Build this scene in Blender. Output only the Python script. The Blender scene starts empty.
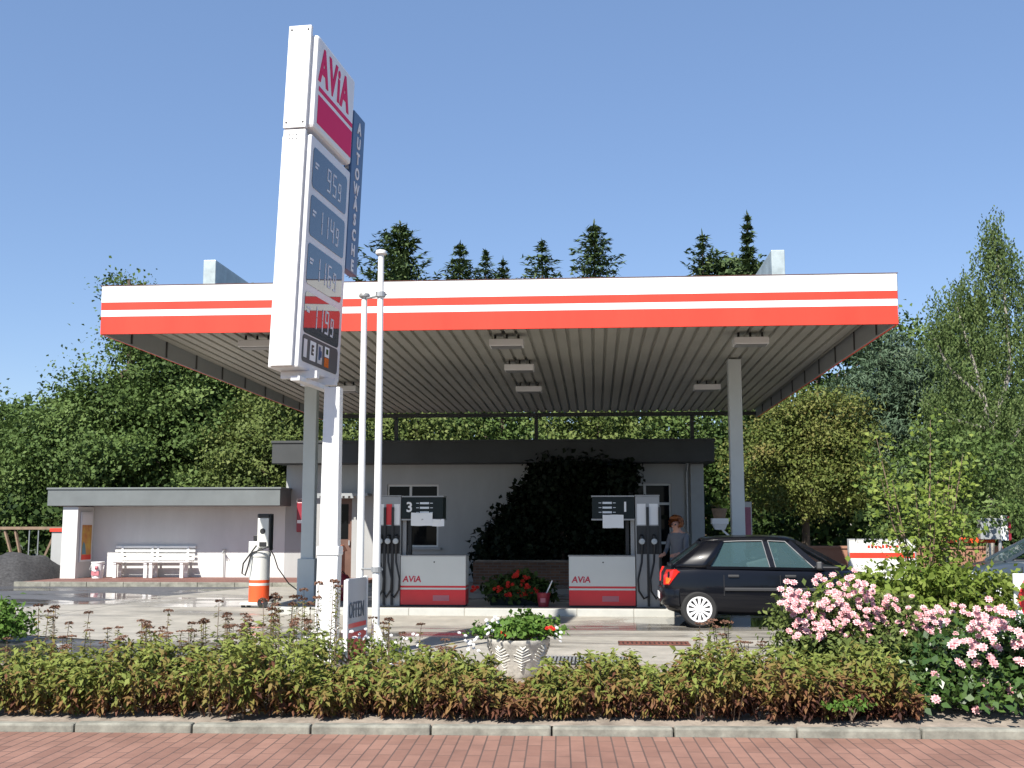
import bpy, math, random
import numpy as np
from mathutils import Vector, Matrix
SC = bpy.context.scene
COL = SC.collection
R = math.radians
rnd = random.Random(7)
rng = np.random.default_rng(11)

# ------------------------------------------------------------------ camera
F_PX = 1110.0
PITCH = math.atan(141 / F_PX)
YAW = math.atan(83 / math.hypot(F_PX, 141))
EYE = 1.6
cam = bpy.data.cameras.new('camera')
cam.sensor_width = 36.0
cam.lens = 36.0 * F_PX / 1024
cam.clip_start = 0.1
cam.clip_end = 5000
cob = bpy.data.objects.new('camera', cam)
cob.location = (0, 0, EYE)
cob.rotation_euler = (R(90) + PITCH, 0, YAW)
COL.objects.link(cob)
SC.camera = cob
_F = Vector((-math.sin(YAW) * math.cos(PITCH), math.cos(YAW) * math.cos(PITCH), math.sin(PITCH)))
_R = Vector((math.cos(YAW), math.sin(YAW), 0))
_U = _R.cross(_F)


def at(px, py, Y):
    """surveyed place of a plant or tree: its direction in the picture and its distance up the site"""
    d = _F + _R * ((px - 512) / F_PX) + _U * ((384 - py) / F_PX)
    t = Y / d.y
    return Vector((d.x * t, Y, EYE + d.z * t))


# ------------------------------------------------------------------ light
SUN_AZ, SUN_EL = R(24.0), R(47.4)
to_sun = Vector((-math.sin(SUN_AZ) * math.cos(SUN_EL), -math.cos(SUN_AZ) * math.cos(SUN_EL), math.sin(SUN_EL)))
w = bpy.data.worlds.new('World')
SC.world = w
w.use_nodes = True
nt = w.node_tree
sky = nt.nodes.new('ShaderNodeTexSky')
sky.sky_type = 'NISHITA'
sky.sun_disc = False
sky.sun_elevation = SUN_EL
sky.sun_rotation = math.pi + SUN_AZ
sky.air_density = 1.0
sky.dust_density = 0.0
sky.ozone_density = 3.5
bg = nt.nodes['Background']
bg.inputs[1].default_value = 0.098
wb = nt.nodes.new('ShaderNodeMix')
wb.data_type = 'RGBA'
wb.blend_type = 'MULTIPLY'
wb.inputs[0].default_value = 1.0
wb.inputs[7].default_value = (1.02, 0.97, 0.98, 1)
nt.links.new(sky.outputs[0], wb.inputs[6])
ev = nt.nodes.new('ShaderNodeMix')   # a clear late-summer sky is more even than the model's
ev.data_type = 'RGBA'
ev.inputs[0].default_value = 0.42
ev.inputs[7].default_value = (1.38, 2.33, 4.30, 1)
nt.links.new(wb.outputs[2], ev.inputs[6])
nt.links.new(ev.outputs[2], bg.inputs[0])
sl = bpy.data.lights.new('sun', 'SUN')
sl.energy = 5.0
sl.angle = R(0.55)
sl.color = (1.0, 0.95, 0.87)
so = bpy.data.objects.new('sun', sl)
so.rotation_euler = to_sun.to_track_quat('Z', 'Y').to_euler()
so.location = (0, 0, 40)
COL.objects.link(so)
SC.view_settings.view_transform = 'Standard'
SC.view_settings.look = 'None'
SC.view_settings.exposure = 0.78
SC.view_settings.gamma = 1.0
SC.cycles.max_bounces = 6
SC.cycles.transparent_max_bounces = 12


# ------------------------------------------------------------------ materials
def mat(name, col, rough=0.5, var=0.0, scale=4.0, metal=0.0, spec=0.5, bump=0.0, col2=None, coat=0.0, stretch=(1, 1, 1), detail=5.0):
    m = bpy.data.materials.new(name)
    m.use_nodes = True
    t = m.node_tree
    b = t.nodes['Principled BSDF']
    b.inputs['Roughness'].default_value = rough
    b.inputs['Metallic'].default_value = metal
    b.inputs['Specular IOR Level'].default_value = spec
    b.inputs['Coat Weight'].default_value = coat
    b.inputs['Coat Roughness'].default_value = 0.04
    if var > 0 or bump > 0 or col2:
        tc = t.nodes.new('ShaderNodeTexCoord')
        mp = t.nodes.new('ShaderNodeMapping')
        mp.inputs['Scale'].default_value = stretch
        nz = t.nodes.new('ShaderNodeTexNoise')
        nz.inputs['Scale'].default_value = scale
        nz.inputs['Detail'].default_value = detail
        nz.inputs['Roughness'].default_value = 0.65
        t.links.new(tc.outputs['Object'], mp.inputs[0])
        t.links.new(mp.outputs[0], nz.inputs[0])
        rp = t.nodes.new('ShaderNodeValToRGB')
        c1 = tuple(c * (1 - var) for c in col)
        c2 = col2 if col2 else tuple(min(1, c * (1 + var)) for c in col)
        rp.color_ramp.elements[0].position = 0.3
        rp.color_ramp.elements[1].position = 0.7
        rp.color_ramp.elements[0].color = (*c1, 1)
        rp.color_ramp.elements[1].color = (*c2, 1)
        t.links.new(nz.outputs[0], rp.inputs[0])
        t.links.new(rp.outputs[0], b.inputs['Base Color'])
        if bump > 0:
            bp = t.nodes.new('ShaderNodeBump')
            bp.inputs['Strength'].default_value = bump
            bp.inputs['Distance'].default_value = 0.02
            t.links.new(nz.outputs[0], bp.inputs['Height'])
            t.links.new(bp.outputs[0], b.inputs['Normal'])
    else:
        b.inputs['Base Color'].default_value = (*col, 1)
    return m


def leaf_mat(name, cols, trans=0.2, rough=0.6, spec=0.15):
    """foliage: the tone attribute of each leaf picks its own green"""
    m = bpy.data.materials.new(name)
    m.use_nodes = True
    t = m.node_tree
    b = t.nodes['Principled BSDF']
    b.inputs['Roughness'].default_value = rough
    b.inputs['Specular IOR Level'].default_value = spec
    a = t.nodes.new('ShaderNodeAttribute')
    a.attribute_name = 'tone'
    rp = t.nodes.new('ShaderNodeValToRGB')
    n = len(cols)
    while len(rp.color_ramp.elements) < n:
        rp.color_ramp.elements.new(0.5)
    for i, c in enumerate(cols):
        rp.color_ramp.elements[i].position = i / (n - 1)
        rp.color_ramp.elements[i].color = (*c, 1)
    t.links.new(a.outputs['Fac'], rp.inputs[0])
    t.links.new(rp.outputs[0], b.inputs['Base Color'])
    if trans > 0:
        tr = t.nodes.new('ShaderNodeBsdfTranslucent')
        mx = t.nodes.new('ShaderNodeMixShader')
        mx.inputs[0].default_value = trans
        t.links.new(rp.outputs[0], tr.inputs[0])
        t.links.new(b.outputs[0], mx.inputs[1])
        t.links.new(tr.outputs[0], mx.inputs[2])
        t.links.new(mx.outputs[0], t.nodes['Material Output'].inputs[0])
    return m


def glass_mat(name, tint, see=0.4, ior=1.5):
    m = bpy.data.materials.new(name)
    m.use_nodes = True
    t = m.node_tree
    b = t.nodes['Principled BSDF']
    b.inputs['Base Color'].default_value = (*tint, 1)
    b.inputs['Roughness'].default_value = 0.03
    b.inputs['IOR'].default_value = ior
    if see > 0:
        tp = t.nodes.new('ShaderNodeBsdfTransparent')
        tp.inputs[0].default_value = (0.75, 0.85, 0.83, 1)
        mx = t.nodes.new('ShaderNodeMixShader')
        mx.inputs[0].default_value = see
        t.links.new(b.outputs[0], mx.inputs[1])
        t.links.new(tp.outputs[0], mx.inputs[2])
        t.links.new(mx.outputs[0], t.nodes['Material Output'].inputs[0])
    return m


def brick_mat(name, c1, c2, mortar, bw, bh, msize=0.008, rot=(0, 0, 0), rough=0.8, bump=0.4):
    m = bpy.data.materials.new(name)
    m.use_nodes = True
    t = m.node_tree
    b = t.nodes['Principled BSDF']
    b.inputs['Roughness'].default_value = rough
    tc = t.nodes.new('ShaderNodeTexCoord')
    mp = t.nodes.new('ShaderNodeMapping')
    mp.inputs['Rotation'].default_value = rot
    br = t.nodes.new('ShaderNodeTexBrick')
    br.inputs['Scale'].default_value = 1.0
    br.inputs['Brick Width'].default_value = bw
    br.inputs['Row Height'].default_value = bh
    br.inputs['Mortar Size'].default_value = msize
    br.inputs['Mortar Smooth'].default_value = 0.3
    br.inputs['Color1'].default_value = (*c1, 1)
    br.inputs['Color2'].default_value = (*c2, 1)
    br.inputs['Mortar'].default_value = (*mortar, 1)
    nz = t.nodes.new('ShaderNodeTexNoise')
    nz.inputs['Scale'].default_value = 1.3
    nz.inputs['Detail'].default_value = 8
    nz.inputs['Roughness'].default_value = 0.7
    mx = t.nodes.new('ShaderNodeMix')
    mx.data_type = 'RGBA'
    mx.blend_type = 'MULTIPLY'
    mx.inputs[0].default_value = 1.0
    rp = t.nodes.new('ShaderNodeValToRGB')
    rp.color_ramp.elements[0].position = 0.3
    rp.color_ramp.elements[0].color = (0.62, 0.6, 0.6, 1)
    rp.color_ramp.elements[1].position = 0.68
    rp.color_ramp.elements[1].color = (1.0, 1.0, 1.0, 1)
    t.links.new(tc.outputs['Object'], mp.inputs[0])
    t.links.new(mp.outputs[0], br.inputs[0])
    t.links.new(tc.outputs['Object'], nz.inputs[0])
    t.links.new(nz.outputs[0], rp.inputs[0])
    t.links.new(br.outputs[0], mx.inputs[6])
    t.links.new(rp.outputs[0], mx.inputs[7])
    t.links.new(mx.outputs[2], b.inputs['Base Color'])
    bp = t.nodes.new('ShaderNodeBump')
    bp.invert = True
    bp.inputs['Strength'].default_value = bump
    bp.inputs['Distance'].default_value = 0.01
    t.links.new(br.outputs[1], bp.inputs['Height'])
    t.links.new(bp.outputs[0], b.inputs['Normal'])
    return m


def wet_mat(name, dry, wet, wet_at=0.5, scale=0.35, stretch=(0.35, 1, 1), joint=4.0, seed=0.0):
    """hosed-down paving: wet patches are darker and mirror-smooth, dry ones matt"""
    m = bpy.data.materials.new(name)
    m.use_nodes = True
    t = m.node_tree
    b = t.nodes['Principled BSDF']
    tc = t.nodes.new('ShaderNodeTexCoord')
    mp = t.nodes.new('ShaderNodeMapping')
    mp.inputs['Scale'].default_value = stretch
    mp.inputs['Location'].default_value = (seed, seed * 2.3, 0)
    nz = t.nodes.new('ShaderNodeTexNoise')
    nz.inputs['Scale'].default_value = scale
    nz.inputs['Detail'].default_value = 7
    nz.inputs['Roughness'].default_value = 0.6
    nz.inputs['Distortion'].default_value = 0.6
    t.links.new(tc.outputs['Object'], mp.inputs[0])
    t.links.new(mp.outputs[0], nz.inputs[0])
    wm = t.nodes.new('ShaderNodeMapRange')
    wm.interpolation_type = 'SMOOTHSTEP'
    wm.inputs['From Min'].default_value = wet_at - 0.06
    wm.inputs['From Max'].default_value = wet_at + 0.06
    t.links.new(nz.outputs[0], wm.inputs[0])
    n2 = t.nodes.new('ShaderNodeTexNoise')
    n2.inputs['Scale'].default_value = 2.2
    n2.inputs['Detail'].default_value = 9
    n2.inputs['Roughness'].default_value = 0.72
    t.links.new(tc.outputs['Object'], n2.inputs[0])
    r2 = t.nodes.new('ShaderNodeValToRGB')
    r2.color_ramp.elements[0].position = 0.3
    r2.color_ramp.elements[0].color = (*[c * 0.72 for c in dry], 1)
    r2.color_ramp.elements[1].position = 0.7
    r2.color_ramp.elements[1].color = (*[min(1, c * 1.15) for c in dry], 1)
    t.links.new(n2.outputs[0], r2.inputs[0])
    mx = t.nodes.new('ShaderNodeMix')
    mx.data_type = 'RGBA'
    t.links.new(wm.outputs[0], mx.inputs[0])
    t.links.new(r2.outputs[0], mx.inputs[6])
    mx.inputs[7].default_value = (*wet, 1)
    out = mx.outputs[2]
    if joint > 0:
        br = t.nodes.new('ShaderNodeTexBrick')
        br.offset = 0.0
        br.inputs['Scale'].default_value = 1.0
        br.inputs['Brick Width'].default_value = joint
        br.inputs['Row Height'].default_value = joint
        br.inputs['Mortar Size'].default_value = 0.018
        br.inputs['Mortar Smooth'].default_value = 0.1
        for k in ('Color1', 'Color2'):
            br.inputs[k].default_value = (1, 1, 1, 1)
        br.inputs['Mortar'].default_value = (0.3, 0.29, 0.28, 1)
        mj = t.nodes.new('ShaderNodeMapping')
        mj.inputs['Location'].default_value = (1.3, 0.37, 0)
        t.links.new(tc.outputs['Object'], mj.inputs[0])
        t.links.new(mj.outputs[0], br.inputs[0])
        m2 = t.nodes.new('ShaderNodeMix')
        m2.data_type = 'RGBA'
        m2.blend_type = 'MULTIPLY'
        m2.inputs[0].default_value = 1.0
        t.links.new(out, m2.inputs[6])
        t.links.new(br.outputs[0], m2.inputs[7])
        out = m2.outputs[2]
    t.links.new(out, b.inputs['Base Color'])
    rr = t.nodes.new('ShaderNodeMapRange')
    rr.inputs['To Min'].default_value = 0.62
    rr.inputs['To Max'].default_value = 0.05
    t.links.new(wm.outputs[0], rr.inputs[0])
    t.links.new(rr.outputs[0], b.inputs['Roughness'])
    bp = t.nodes.new('ShaderNodeBump')
    bp.inputs['Distance'].default_value = 0.01
    bs = t.nodes.new('ShaderNodeMapRange')
    bs.inputs['To Min'].default_value = 0.35
    bs.inputs['To Max'].default_value = 0.03
    t.links.new(wm.outputs[0], bs.inputs[0])
    t.links.new(bs.outputs[0], bp.inputs['Strength'])
    t.links.new(n2.outputs[0], bp.inputs['Height'])
    t.links.new(bp.outputs[0], b.inputs['Normal'])
    return m


M = {}
M['white'] = mat('white_paint', (0.78, 0.78, 0.76), 0.4, 0.05, 3)
M['fascia_white'] = mat('fascia_white', (0.78, 0.78, 0.75), 0.45, 0.07, 2.5, stretch=(1, 1, .12))
M['fascia_red'] = mat('fascia_red', (0.70, 0.055, 0.032), 0.5, 0.10, 2.0, stretch=(1, 1, .15), spec=0.3)
M['soffit'] = mat('soffit_sheet', (0.36, 0.35, 0.305), 0.5, 0.22, 0.5, stretch=(1.2, 0.35, 1))
M['steel_grey'] = mat('grey_steel', (0.30, 0.315, 0.32), 0.45, 0.06, 3)
M['dark_joint'] = mat('dark_joint', (0.06, 0.06, 0.06), 0.6)
M['roof_beam'] = mat('beam_zinc', (0.42, 0.48, 0.48), 0.4, 0.25, 3.5, metal=0.3)
M['roof_grey'] = mat('roof_fascia_grey', (0.072, 0.08, 0.082), 0.6, 0.15, 1.5)
M['roof_dark'] = mat('roof_felt_dark', (0.042, 0.046, 0.047), 0.65, 0.2, 1.2)  # roof grey with the shade under the canopy painted into the colour
M['post_grey'] = mat('post_grey', (0.50, 0.54, 0.54), 0.45, 0.05, 2)
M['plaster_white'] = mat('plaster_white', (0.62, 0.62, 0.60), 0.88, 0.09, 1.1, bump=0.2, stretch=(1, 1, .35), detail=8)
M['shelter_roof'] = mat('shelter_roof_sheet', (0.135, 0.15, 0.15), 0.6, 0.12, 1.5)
M['plaster'] = mat('white_plaster', (0.37, 0.375, 0.37), 0.88, 0.10, 1.1, bump=0.2, stretch=(1, 1, .35), detail=8)  # darker copy of the white plaster, with the canopy's shade put into its colour
M['plaster_grey'] = mat('grey_plaster', (0.34, 0.34, 0.34), 0.85, 0.1, 1.5, bump=0.15)
M['window_frame'] = mat('window_frame_white', (0.6, 0.6, 0.58), 0.4)
M['window_glass'] = glass_mat('window_glass', (0.006, 0.007, 0.008), 0.0, 1.18)
M['door'] = mat('brown_door', (0.13, 0.07, 0.05), 0.5, 0.2, 3)
M['red_tile'] = brick_mat('platform_tile', (0.20, 0.09, 0.07), (0.24, 0.11, 0.085), (0.2, 0.12, 0.1), 0.2, 0.1, 0.006)
M['brick'] = brick_mat('planter_brick', (0.12, 0.055, 0.03), (0.19, 0.09, 0.05), (0.15, 0.13, 0.11), 0.24, 0.075, 0.01, rot=(R(90), 0, 0))
M['paver'] = brick_mat('sidewalk_brick', (0.245, 0.128, 0.092), (0.315, 0.172, 0.125), (0.12, 0.075, 0.06), 0.40, 0.112, 0.007, rot=(0, 0, R(90)))
M['kerb'] = mat('kerb_concrete', (0.21, 0.205, 0.17), 0.9, 0.42, 5.5, bump=0.6, detail=11)
M['island_kerb'] = mat('island_kerb_concrete', (0.42, 0.42, 0.385), 0.7, 0.1, 3, bump=0.1)
M['soil'] = mat('dry_soil', (0.25, 0.21, 0.17), 0.95, 0.4, 6, bump=0.8, detail=10)
M['grass_ground'] = mat('ground_earth', (0.06, 0.07, 0.03), 0.95, 0.4, 1.5)
M['concrete'] = wet_mat('wet_concrete', (0.36, 0.335, 0.285), (0.16, 0.148, 0.13), 0.555, 0.42, (0.3, 1, 1), 4.2)
M['asphalt'] = wet_mat('wet_asphalt', (0.10, 0.10, 0.105), (0.045, 0.045, 0.05), 0.5, 0.5, (0.4, 1, 1), 0, seed=3.1)
M['gravel'] = mat('grey_gravel', (0.046, 0.045, 0.045), 0.95, 0.6, 14, bump=1.0, detail=10)
M['black'] = mat('black_rubber', (0.015, 0.015, 0.016), 0.5)
M['pump_white'] = mat('pump_white', (0.62, 0.62, 0.58), 0.35, 0.03, 2)
M['pump_red'] = mat('pump_red', (0.68, 0.02, 0.03), 0.3, 0.08, 1.5)
M['pump_dark'] = mat('pump_dark_panel', (0.010, 0.017, 0.018), 0.5, spec=0.25)
M['pump_frame'] = mat('pump_aluminium', (0.30, 0.30, 0.30), 0.4, 0.06, 3, metal=0.3)
M['paper'] = mat('paper', (0.8, 0.8, 0.8), 0.8)
M['logo_red'] = mat('logo_red', (0.5, 0.02, 0.05), 0.5)
M['sign_white'] = mat('sign_white', (0.80, 0.80, 0.79), 0.35, 0.03, 2)
M['sign_shell'] = mat('sign_shell', (0.72, 0.72, 0.72), 0.4, 0.04, 2)
M['sign_magenta'] = mat('sign_magenta', (0.74, 0.010, 0.12), 0.55, spec=0.2)
M['sign_blue'] = mat('sign_blue', (0.045, 0.10, 0.21), 0.35)
M['price_glass'] = glass_mat('price_glass', (0.035, 0.05, 0.075), 0.0, 1.9)
M['board_grey'] = mat('board_grey', (0.40, 0.41, 0.43), 0.5, 0.04, 2)  # white board face, greyed in colour to stand for its shaded side
M['digit'] = mat('price_digit', (0.66, 0.70, 0.75), 0.5)
M['letter_grey'] = mat('letter_blue_grey', (0.07, 0.10, 0.14), 0.5)
M['orange'] = mat('air_orange', (0.80, 0.10, 0.025), 0.4)
M['ext_red'] = mat('dark_red', (0.25, 0.02, 0.035), 0.4)
M['terracotta'] = mat('terracotta', (0.45, 0.17, 0.10), 0.8, 0.15, 4)
M['bench_white'] = mat('bench_white', (0.76, 0.76, 0.74), 0.45, 0.04, 4)
M['wood'] = mat('weathered_wood', (0.22, 0.15, 0.10), 0.8, 0.25, 6)
M['stone'] = mat('cast_stone', (0.52, 0.49, 0.43), 0.9, 0.3, 9, bump=0.5)
M['stone_light'] = mat('cast_stone_relief', (0.62, 0.60, 0.54), 0.9, 0.2, 9)
M['rust_iron'] = mat('rusty_iron', (0.13, 0.045, 0.03), 0.7, 0.4, 12, bump=0.4)
M['galv'] = mat('galvanised', (0.42, 0.43, 0.43), 0.45, 0.12, 6, metal=0.6)
M['bark'] = mat('bark', (0.10, 0.075, 0.055), 0.9, 0.35, 6, bump=0.6)
M['bark_birch'] = mat('birch_bark', (0.20, 0.18, 0.15), 0.8, 0.4, 5, col2=(0.42, 0.39, 0.34))
M['bark_thin'] = mat('young_bark', (0.16, 0.11, 0.075), 0.8, 0.25, 9)
M['car_paint'] = mat('car_paint_black', (0.003, 0.0035, 0.006), 0.3, spec=0.15, coat=0.4)
M['car_trim'] = mat('car_trim', (0.03, 0.03, 0.032), 0.5)
M['car_silver'] = mat('car_paint_blue_grey', (0.035, 0.05, 0.068), 0.3, coat=0.5)
M['car_glass'] = glass_mat('car_glass', (0.06, 0.11, 0.115), 0.48, 1.7)
M['tyre'] = mat('tyre', (0.018, 0.018, 0.018), 0.8)
M['rim'] = mat('hubcap_silver', (0.72, 0.72, 0.72), 0.35)
M['tail_red'] = mat('tail_red', (0.55, 0.02, 0.015), 0.12, coat=0.5)
M['tail_orange'] = mat('tail_orange', (0.75, 0.16, 0.02), 0.12, coat=0.5)
M['lamp_clear'] = mat('headlamp_clear', (0.6, 0.62, 0.63), 0.1)
M['seat'] = mat('seat_fabric', (0.16, 0.19, 0.19), 0.9)
M['skin'] = mat('skin', (0.52, 0.27, 0.19), 0.6)
M['hair'] = mat('hair_copper', (0.28, 0.09, 0.025), 0.6, 0.4, 25)
M['shirt'] = mat('grey_top', (0.13, 0.135, 0.15), 0.9, 0.1, 8)
M['poster_paper'] = mat('poster_picture', (0.62, 0.42, 0.06), 0.5, 0.0, 3.2, col2=(0.42, 0.06, 0.03))
M['poster_blue'] = mat('poster_blue', (0.10, 0.22, 0.26), 0.5)
M['wine'] = mat('wine_sign', (0.24, 0.07, 0.11), 0.5, 0.3, 6)
M['brown_wall'] = mat('brown_render', (0.33, 0.17, 0.11), 0.9, 0.1, 2)
M['petal_pink'] = leaf_mat('petal_pink', [(0.62, 0.24, 0.27), (0.80, 0.47, 0.48), (0.87, 0.72, 0.69)], 0.25)
M['petal_red'] = leaf_mat('petal_red', [(0.5, 0.02, 0.02), (0.72, 0.06, 0.03)], 0.2)
M['petal_white'] = leaf_mat('petal_white', [(0.7, 0.68, 0.68), (0.85, 0.85, 0.85)], 0.2)
M['petal_rust'] = leaf_mat('flower_rust', [(0.11, 0.06, 0.04), (0.24, 0.13, 0.085)], 0.15)
M['lf_maple'] = leaf_mat('leaf_maple', [(0.038, 0.068, 0.018), (0.085, 0.135, 0.036), (0.150, 0.210, 0.065)])
M['lf_olive'] = leaf_mat('leaf_olive', [(0.06, 0.088, 0.022), (0.11, 0.148, 0.04), (0.17, 0.20, 0.062)])
M['lf_yellow'] = leaf_mat('leaf_yellowing', [(0.055, 0.08, 0.017), (0.10, 0.13, 0.03), (0.16, 0.18, 0.05), (0.18, 0.15, 0.05)])
M['lf_bright'] = leaf_mat('leaf_bright', [(0.075, 0.12, 0.018), (0.155, 0.215, 0.036), (0.28, 0.33, 0.085)], 0.35)
M['lf_hazel'] = leaf_mat('leaf_hazel', [(0.045, 0.078, 0.015), (0.095, 0.145, 0.028), (0.18, 0.23, 0.06)], 0.3)
M['lf_dark'] = leaf_mat('leaf_dark', [(0.02, 0.04, 0.011), (0.042, 0.075, 0.018), (0.08, 0.12, 0.03)], 0.2)
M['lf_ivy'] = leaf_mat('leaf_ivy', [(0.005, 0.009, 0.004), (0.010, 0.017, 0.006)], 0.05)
M['lf_spruce'] = leaf_mat('needles_spruce', [(0.034, 0.058, 0.022), (0.062, 0.098, 0.036), (0.105, 0.135, 0.05)], 0.1)
M['lf_pine'] = leaf_mat('needles_pine', [(0.04, 0.072, 0.036), (0.085, 0.13, 0.075), (0.15, 0.195, 0.125)], 0.1)
M['lf_birch'] = leaf_mat('leaf_birch', [(0.06, 0.098, 0.03), (0.105, 0.155, 0.05), (0.18, 0.23, 0.085)], 0.35)
M['lf_rose'] = leaf_mat('leaf_rose', [(0.025, 0.055, 0.014), (0.05, 0.10, 0.022), (0.09, 0.15, 0.035)], 0.2, 0.35, 0.5)
M['lf_hedge'] = leaf_mat('leaf_hedge', [(0.055, 0.025, 0.02), (0.165, 0.070, 0.042), (0.225, 0.135, 0.055), (0.185, 0.17, 0.045), (0.125, 0.16, 0.034), (0.22, 0.255, 0.062)], 0.25)
M['lf_geranium'] = leaf_mat('leaf_geranium', [(0.04, 0.09, 0.015), (0.09, 0.17, 0.03), (0.15, 0.24, 0.05)], 0.25)


# ------------------------------------------------------------------ objects
def tag(o, label=None, cat=None, group=None, kind=None):
    if label: o['label'] = label
    if cat: o['category'] = cat
    if group: o['group'] = group
    if kind: o['kind'] = kind
    return o


def thing(name, label, cat, loc=(0, 0, 0), rz=0.0, group=None):
    o = bpy.data.objects.new(name, None)
    COL.objects.link(o)
    o.empty_display_size = 0.2
    o.location = loc
    o.rotation_euler = (0, 0, rz)
    return tag(o, label, cat, group)


def kids(o):
    return [c for c in bpy.data.objects if c.parent == o]


def copy_tree(o, parent=None):
    c = o.copy()
    COL.objects.link(c)
    c.parent = parent
    for ch in kids(o):
        copy_tree(ch, c)
    return c


class MB:
    def __init__(self):
        self.v = []
        self.f = []
        self.m = []

    def add(self, vs, fs, m=0):
        k = len(self.v)
        self.v += [tuple(p) for p in vs]
        self.f += [tuple(i + k for i in f) for f in fs]
        self.m += [m] * len(fs)
        return self

    def box(self, a, b, m=0):
        x0, y0, z0 = a
        x1, y1, z1 = b
        return self.add([(x0, y0, z0), (x1, y0, z0), (x1, y1, z0), (x0, y1, z0), (x0, y0, z1), (x1, y0, z1), (x1, y1, z1), (x0, y1, z1)],
                        [(0, 3, 2, 1), (4, 5, 6, 7), (0, 1, 5, 4), (1, 2, 6, 5), (2, 3, 7, 6), (3, 0, 4, 7)], m)

    def bar(self, p0, p1, w, h, m=0):
        p0, p1 = Vector(p0), Vector(p1)
        d = (p1 - p0).normalized()
        up = Vector((0, 0, 1)) if abs(d.z) < 0.95 else Vector((0, 1, 0))
        s = d.cross(up).normalized() * (w / 2)
        u = s.cross(d).normalized() * (h / 2)
        vs = []
        for p in (p0, p1):
            vs += [p - s - u, p + s - u, p + s + u, p - s + u]
        return self.add(vs, [(0, 1, 2, 3), (7, 6, 5, 4), (0, 4, 5, 1), (1, 5, 6, 2), (2, 6, 7, 3), (3, 7, 4, 0)], m)

    def tube(self, pts, rad, seg=10, m=0, cap=True):
        pts = [Vector(p) for p in pts]
        n = len(pts)
        rs = rad if isinstance(rad, (list, tuple)) else [rad] * n
        vs = []
        ref = None
        for i, p in enumerate(pts):
            d = (pts[min(i + 1, n - 1)] - pts[max(i - 1, 0)]).normalized()
            if ref is None:
                ref = Vector((0, 0, 1)) if abs(d.z) < 0.9 else Vector((1, 0, 0))
            s = d.cross(ref).normalized()
            u = s.cross(d).normalized()
            ref = u
            for k in range(seg):
                a = 2 * math.pi * k / seg
                vs.append(p + (s * math.cos(a) + u * math.sin(a)) * rs[i])
        fs = []
        for i in range(n - 1):
            for k in range(seg):
                k2 = (k + 1) % seg
                fs.append((i * seg + k, i * seg + k2, (i + 1) * seg + k2, (i + 1) * seg + k))
        if cap:
            fs.append(tuple(range(seg))[::-1])
            fs.append(tuple((n - 1) * seg + k for k in range(seg)))
        return self.add(vs, fs, m)

    def lathe(self, prof, c=(0, 0, 0), axis='z', seg=24, m=0):
        vs = []
        for r, z in prof:
            for k in range(seg):
                a = 2 * math.pi * k / seg
                x, y = r * math.cos(a), r * math.sin(a)
                if axis == 'z':
                    vs.append((c[0] + x, c[1] + y, c[2] + z))
                else:
                    vs.append((c[0] + x, c[1] + z, c[2] + y))
        fs = []
        for i in range(len(prof) - 1):
            for k in range(seg):
                k2 = (k + 1) % seg
                q = (i * seg + k, i * seg + k2, (i + 1) * seg + k2, (i + 1) * seg + k)
                fs.append(q if axis == 'z' else q[::-1])
        return self.add(vs, fs, m)

    def obj(self, name, mats, parent=None, bevel=0.0, smooth=False, loc=None):
        me = bpy.data.meshes.new(name)
        me.from_pydata(self.v, [], self.f)
        if not isinstance(mats, (list, tuple)):
            mats = [mats]
        for k in mats:
            me.materials.append(M[k] if isinstance(k, str) else k)
        me.polygons.foreach_set('material_index', self.m)
        if smooth:
            me.polygons.foreach_set('use_smooth', [True] * len(self.f))
        me.update()
        o = bpy.data.objects.new(name, me)
        COL.objects.link(o)
        o.parent = parent
        if loc is not None:
            o.location = loc
        if bevel:
            b = o.modifiers.new('edge', 'BEVEL')
            b.width = bevel
            b.segments = 2
            b.limit_method = 'ANGLE'
        if smooth:
            try:
                me.set_sharp_from_angle(angle=R(40))
            except Exception:
                pass
        return o


def text(name, body, size, m, parent, loc, rot, extrude=0.004, bold=0.0, spacing=1.0, line=1.0, xs=1.0, shear=0.0, align='LEFT'):
    c = bpy.data.curves.new(name, 'FONT')
    c.body = body
    c.size = size
    c.extrude = extrude
    c.offset = bold
    c.space_character = spacing
    c.space_line = line
    c.shear = shear
    c.align_x = align
    c.resolution_u = 3
    tmp = bpy.data.objects.new(name + '_curve', c)
    COL.objects.link(tmp)
    dg = bpy.context.evaluated_depsgraph_get()
    me = bpy.data.meshes.new_from_object(tmp.evaluated_get(dg))
    bpy.data.objects.remove(tmp)
    me.materials.clear()
    me.materials.append(M[m])
    o = bpy.data.objects.new(name, me)
    COL.objects.link(o)
    o.parent = parent
    o.location = loc
    o.rotation_euler = rot
    o.scale = (xs, 1, 1)
    return o


FRONT = (R(90), 0, 0)
RIGHT = (R(90), 0, R(90))


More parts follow.
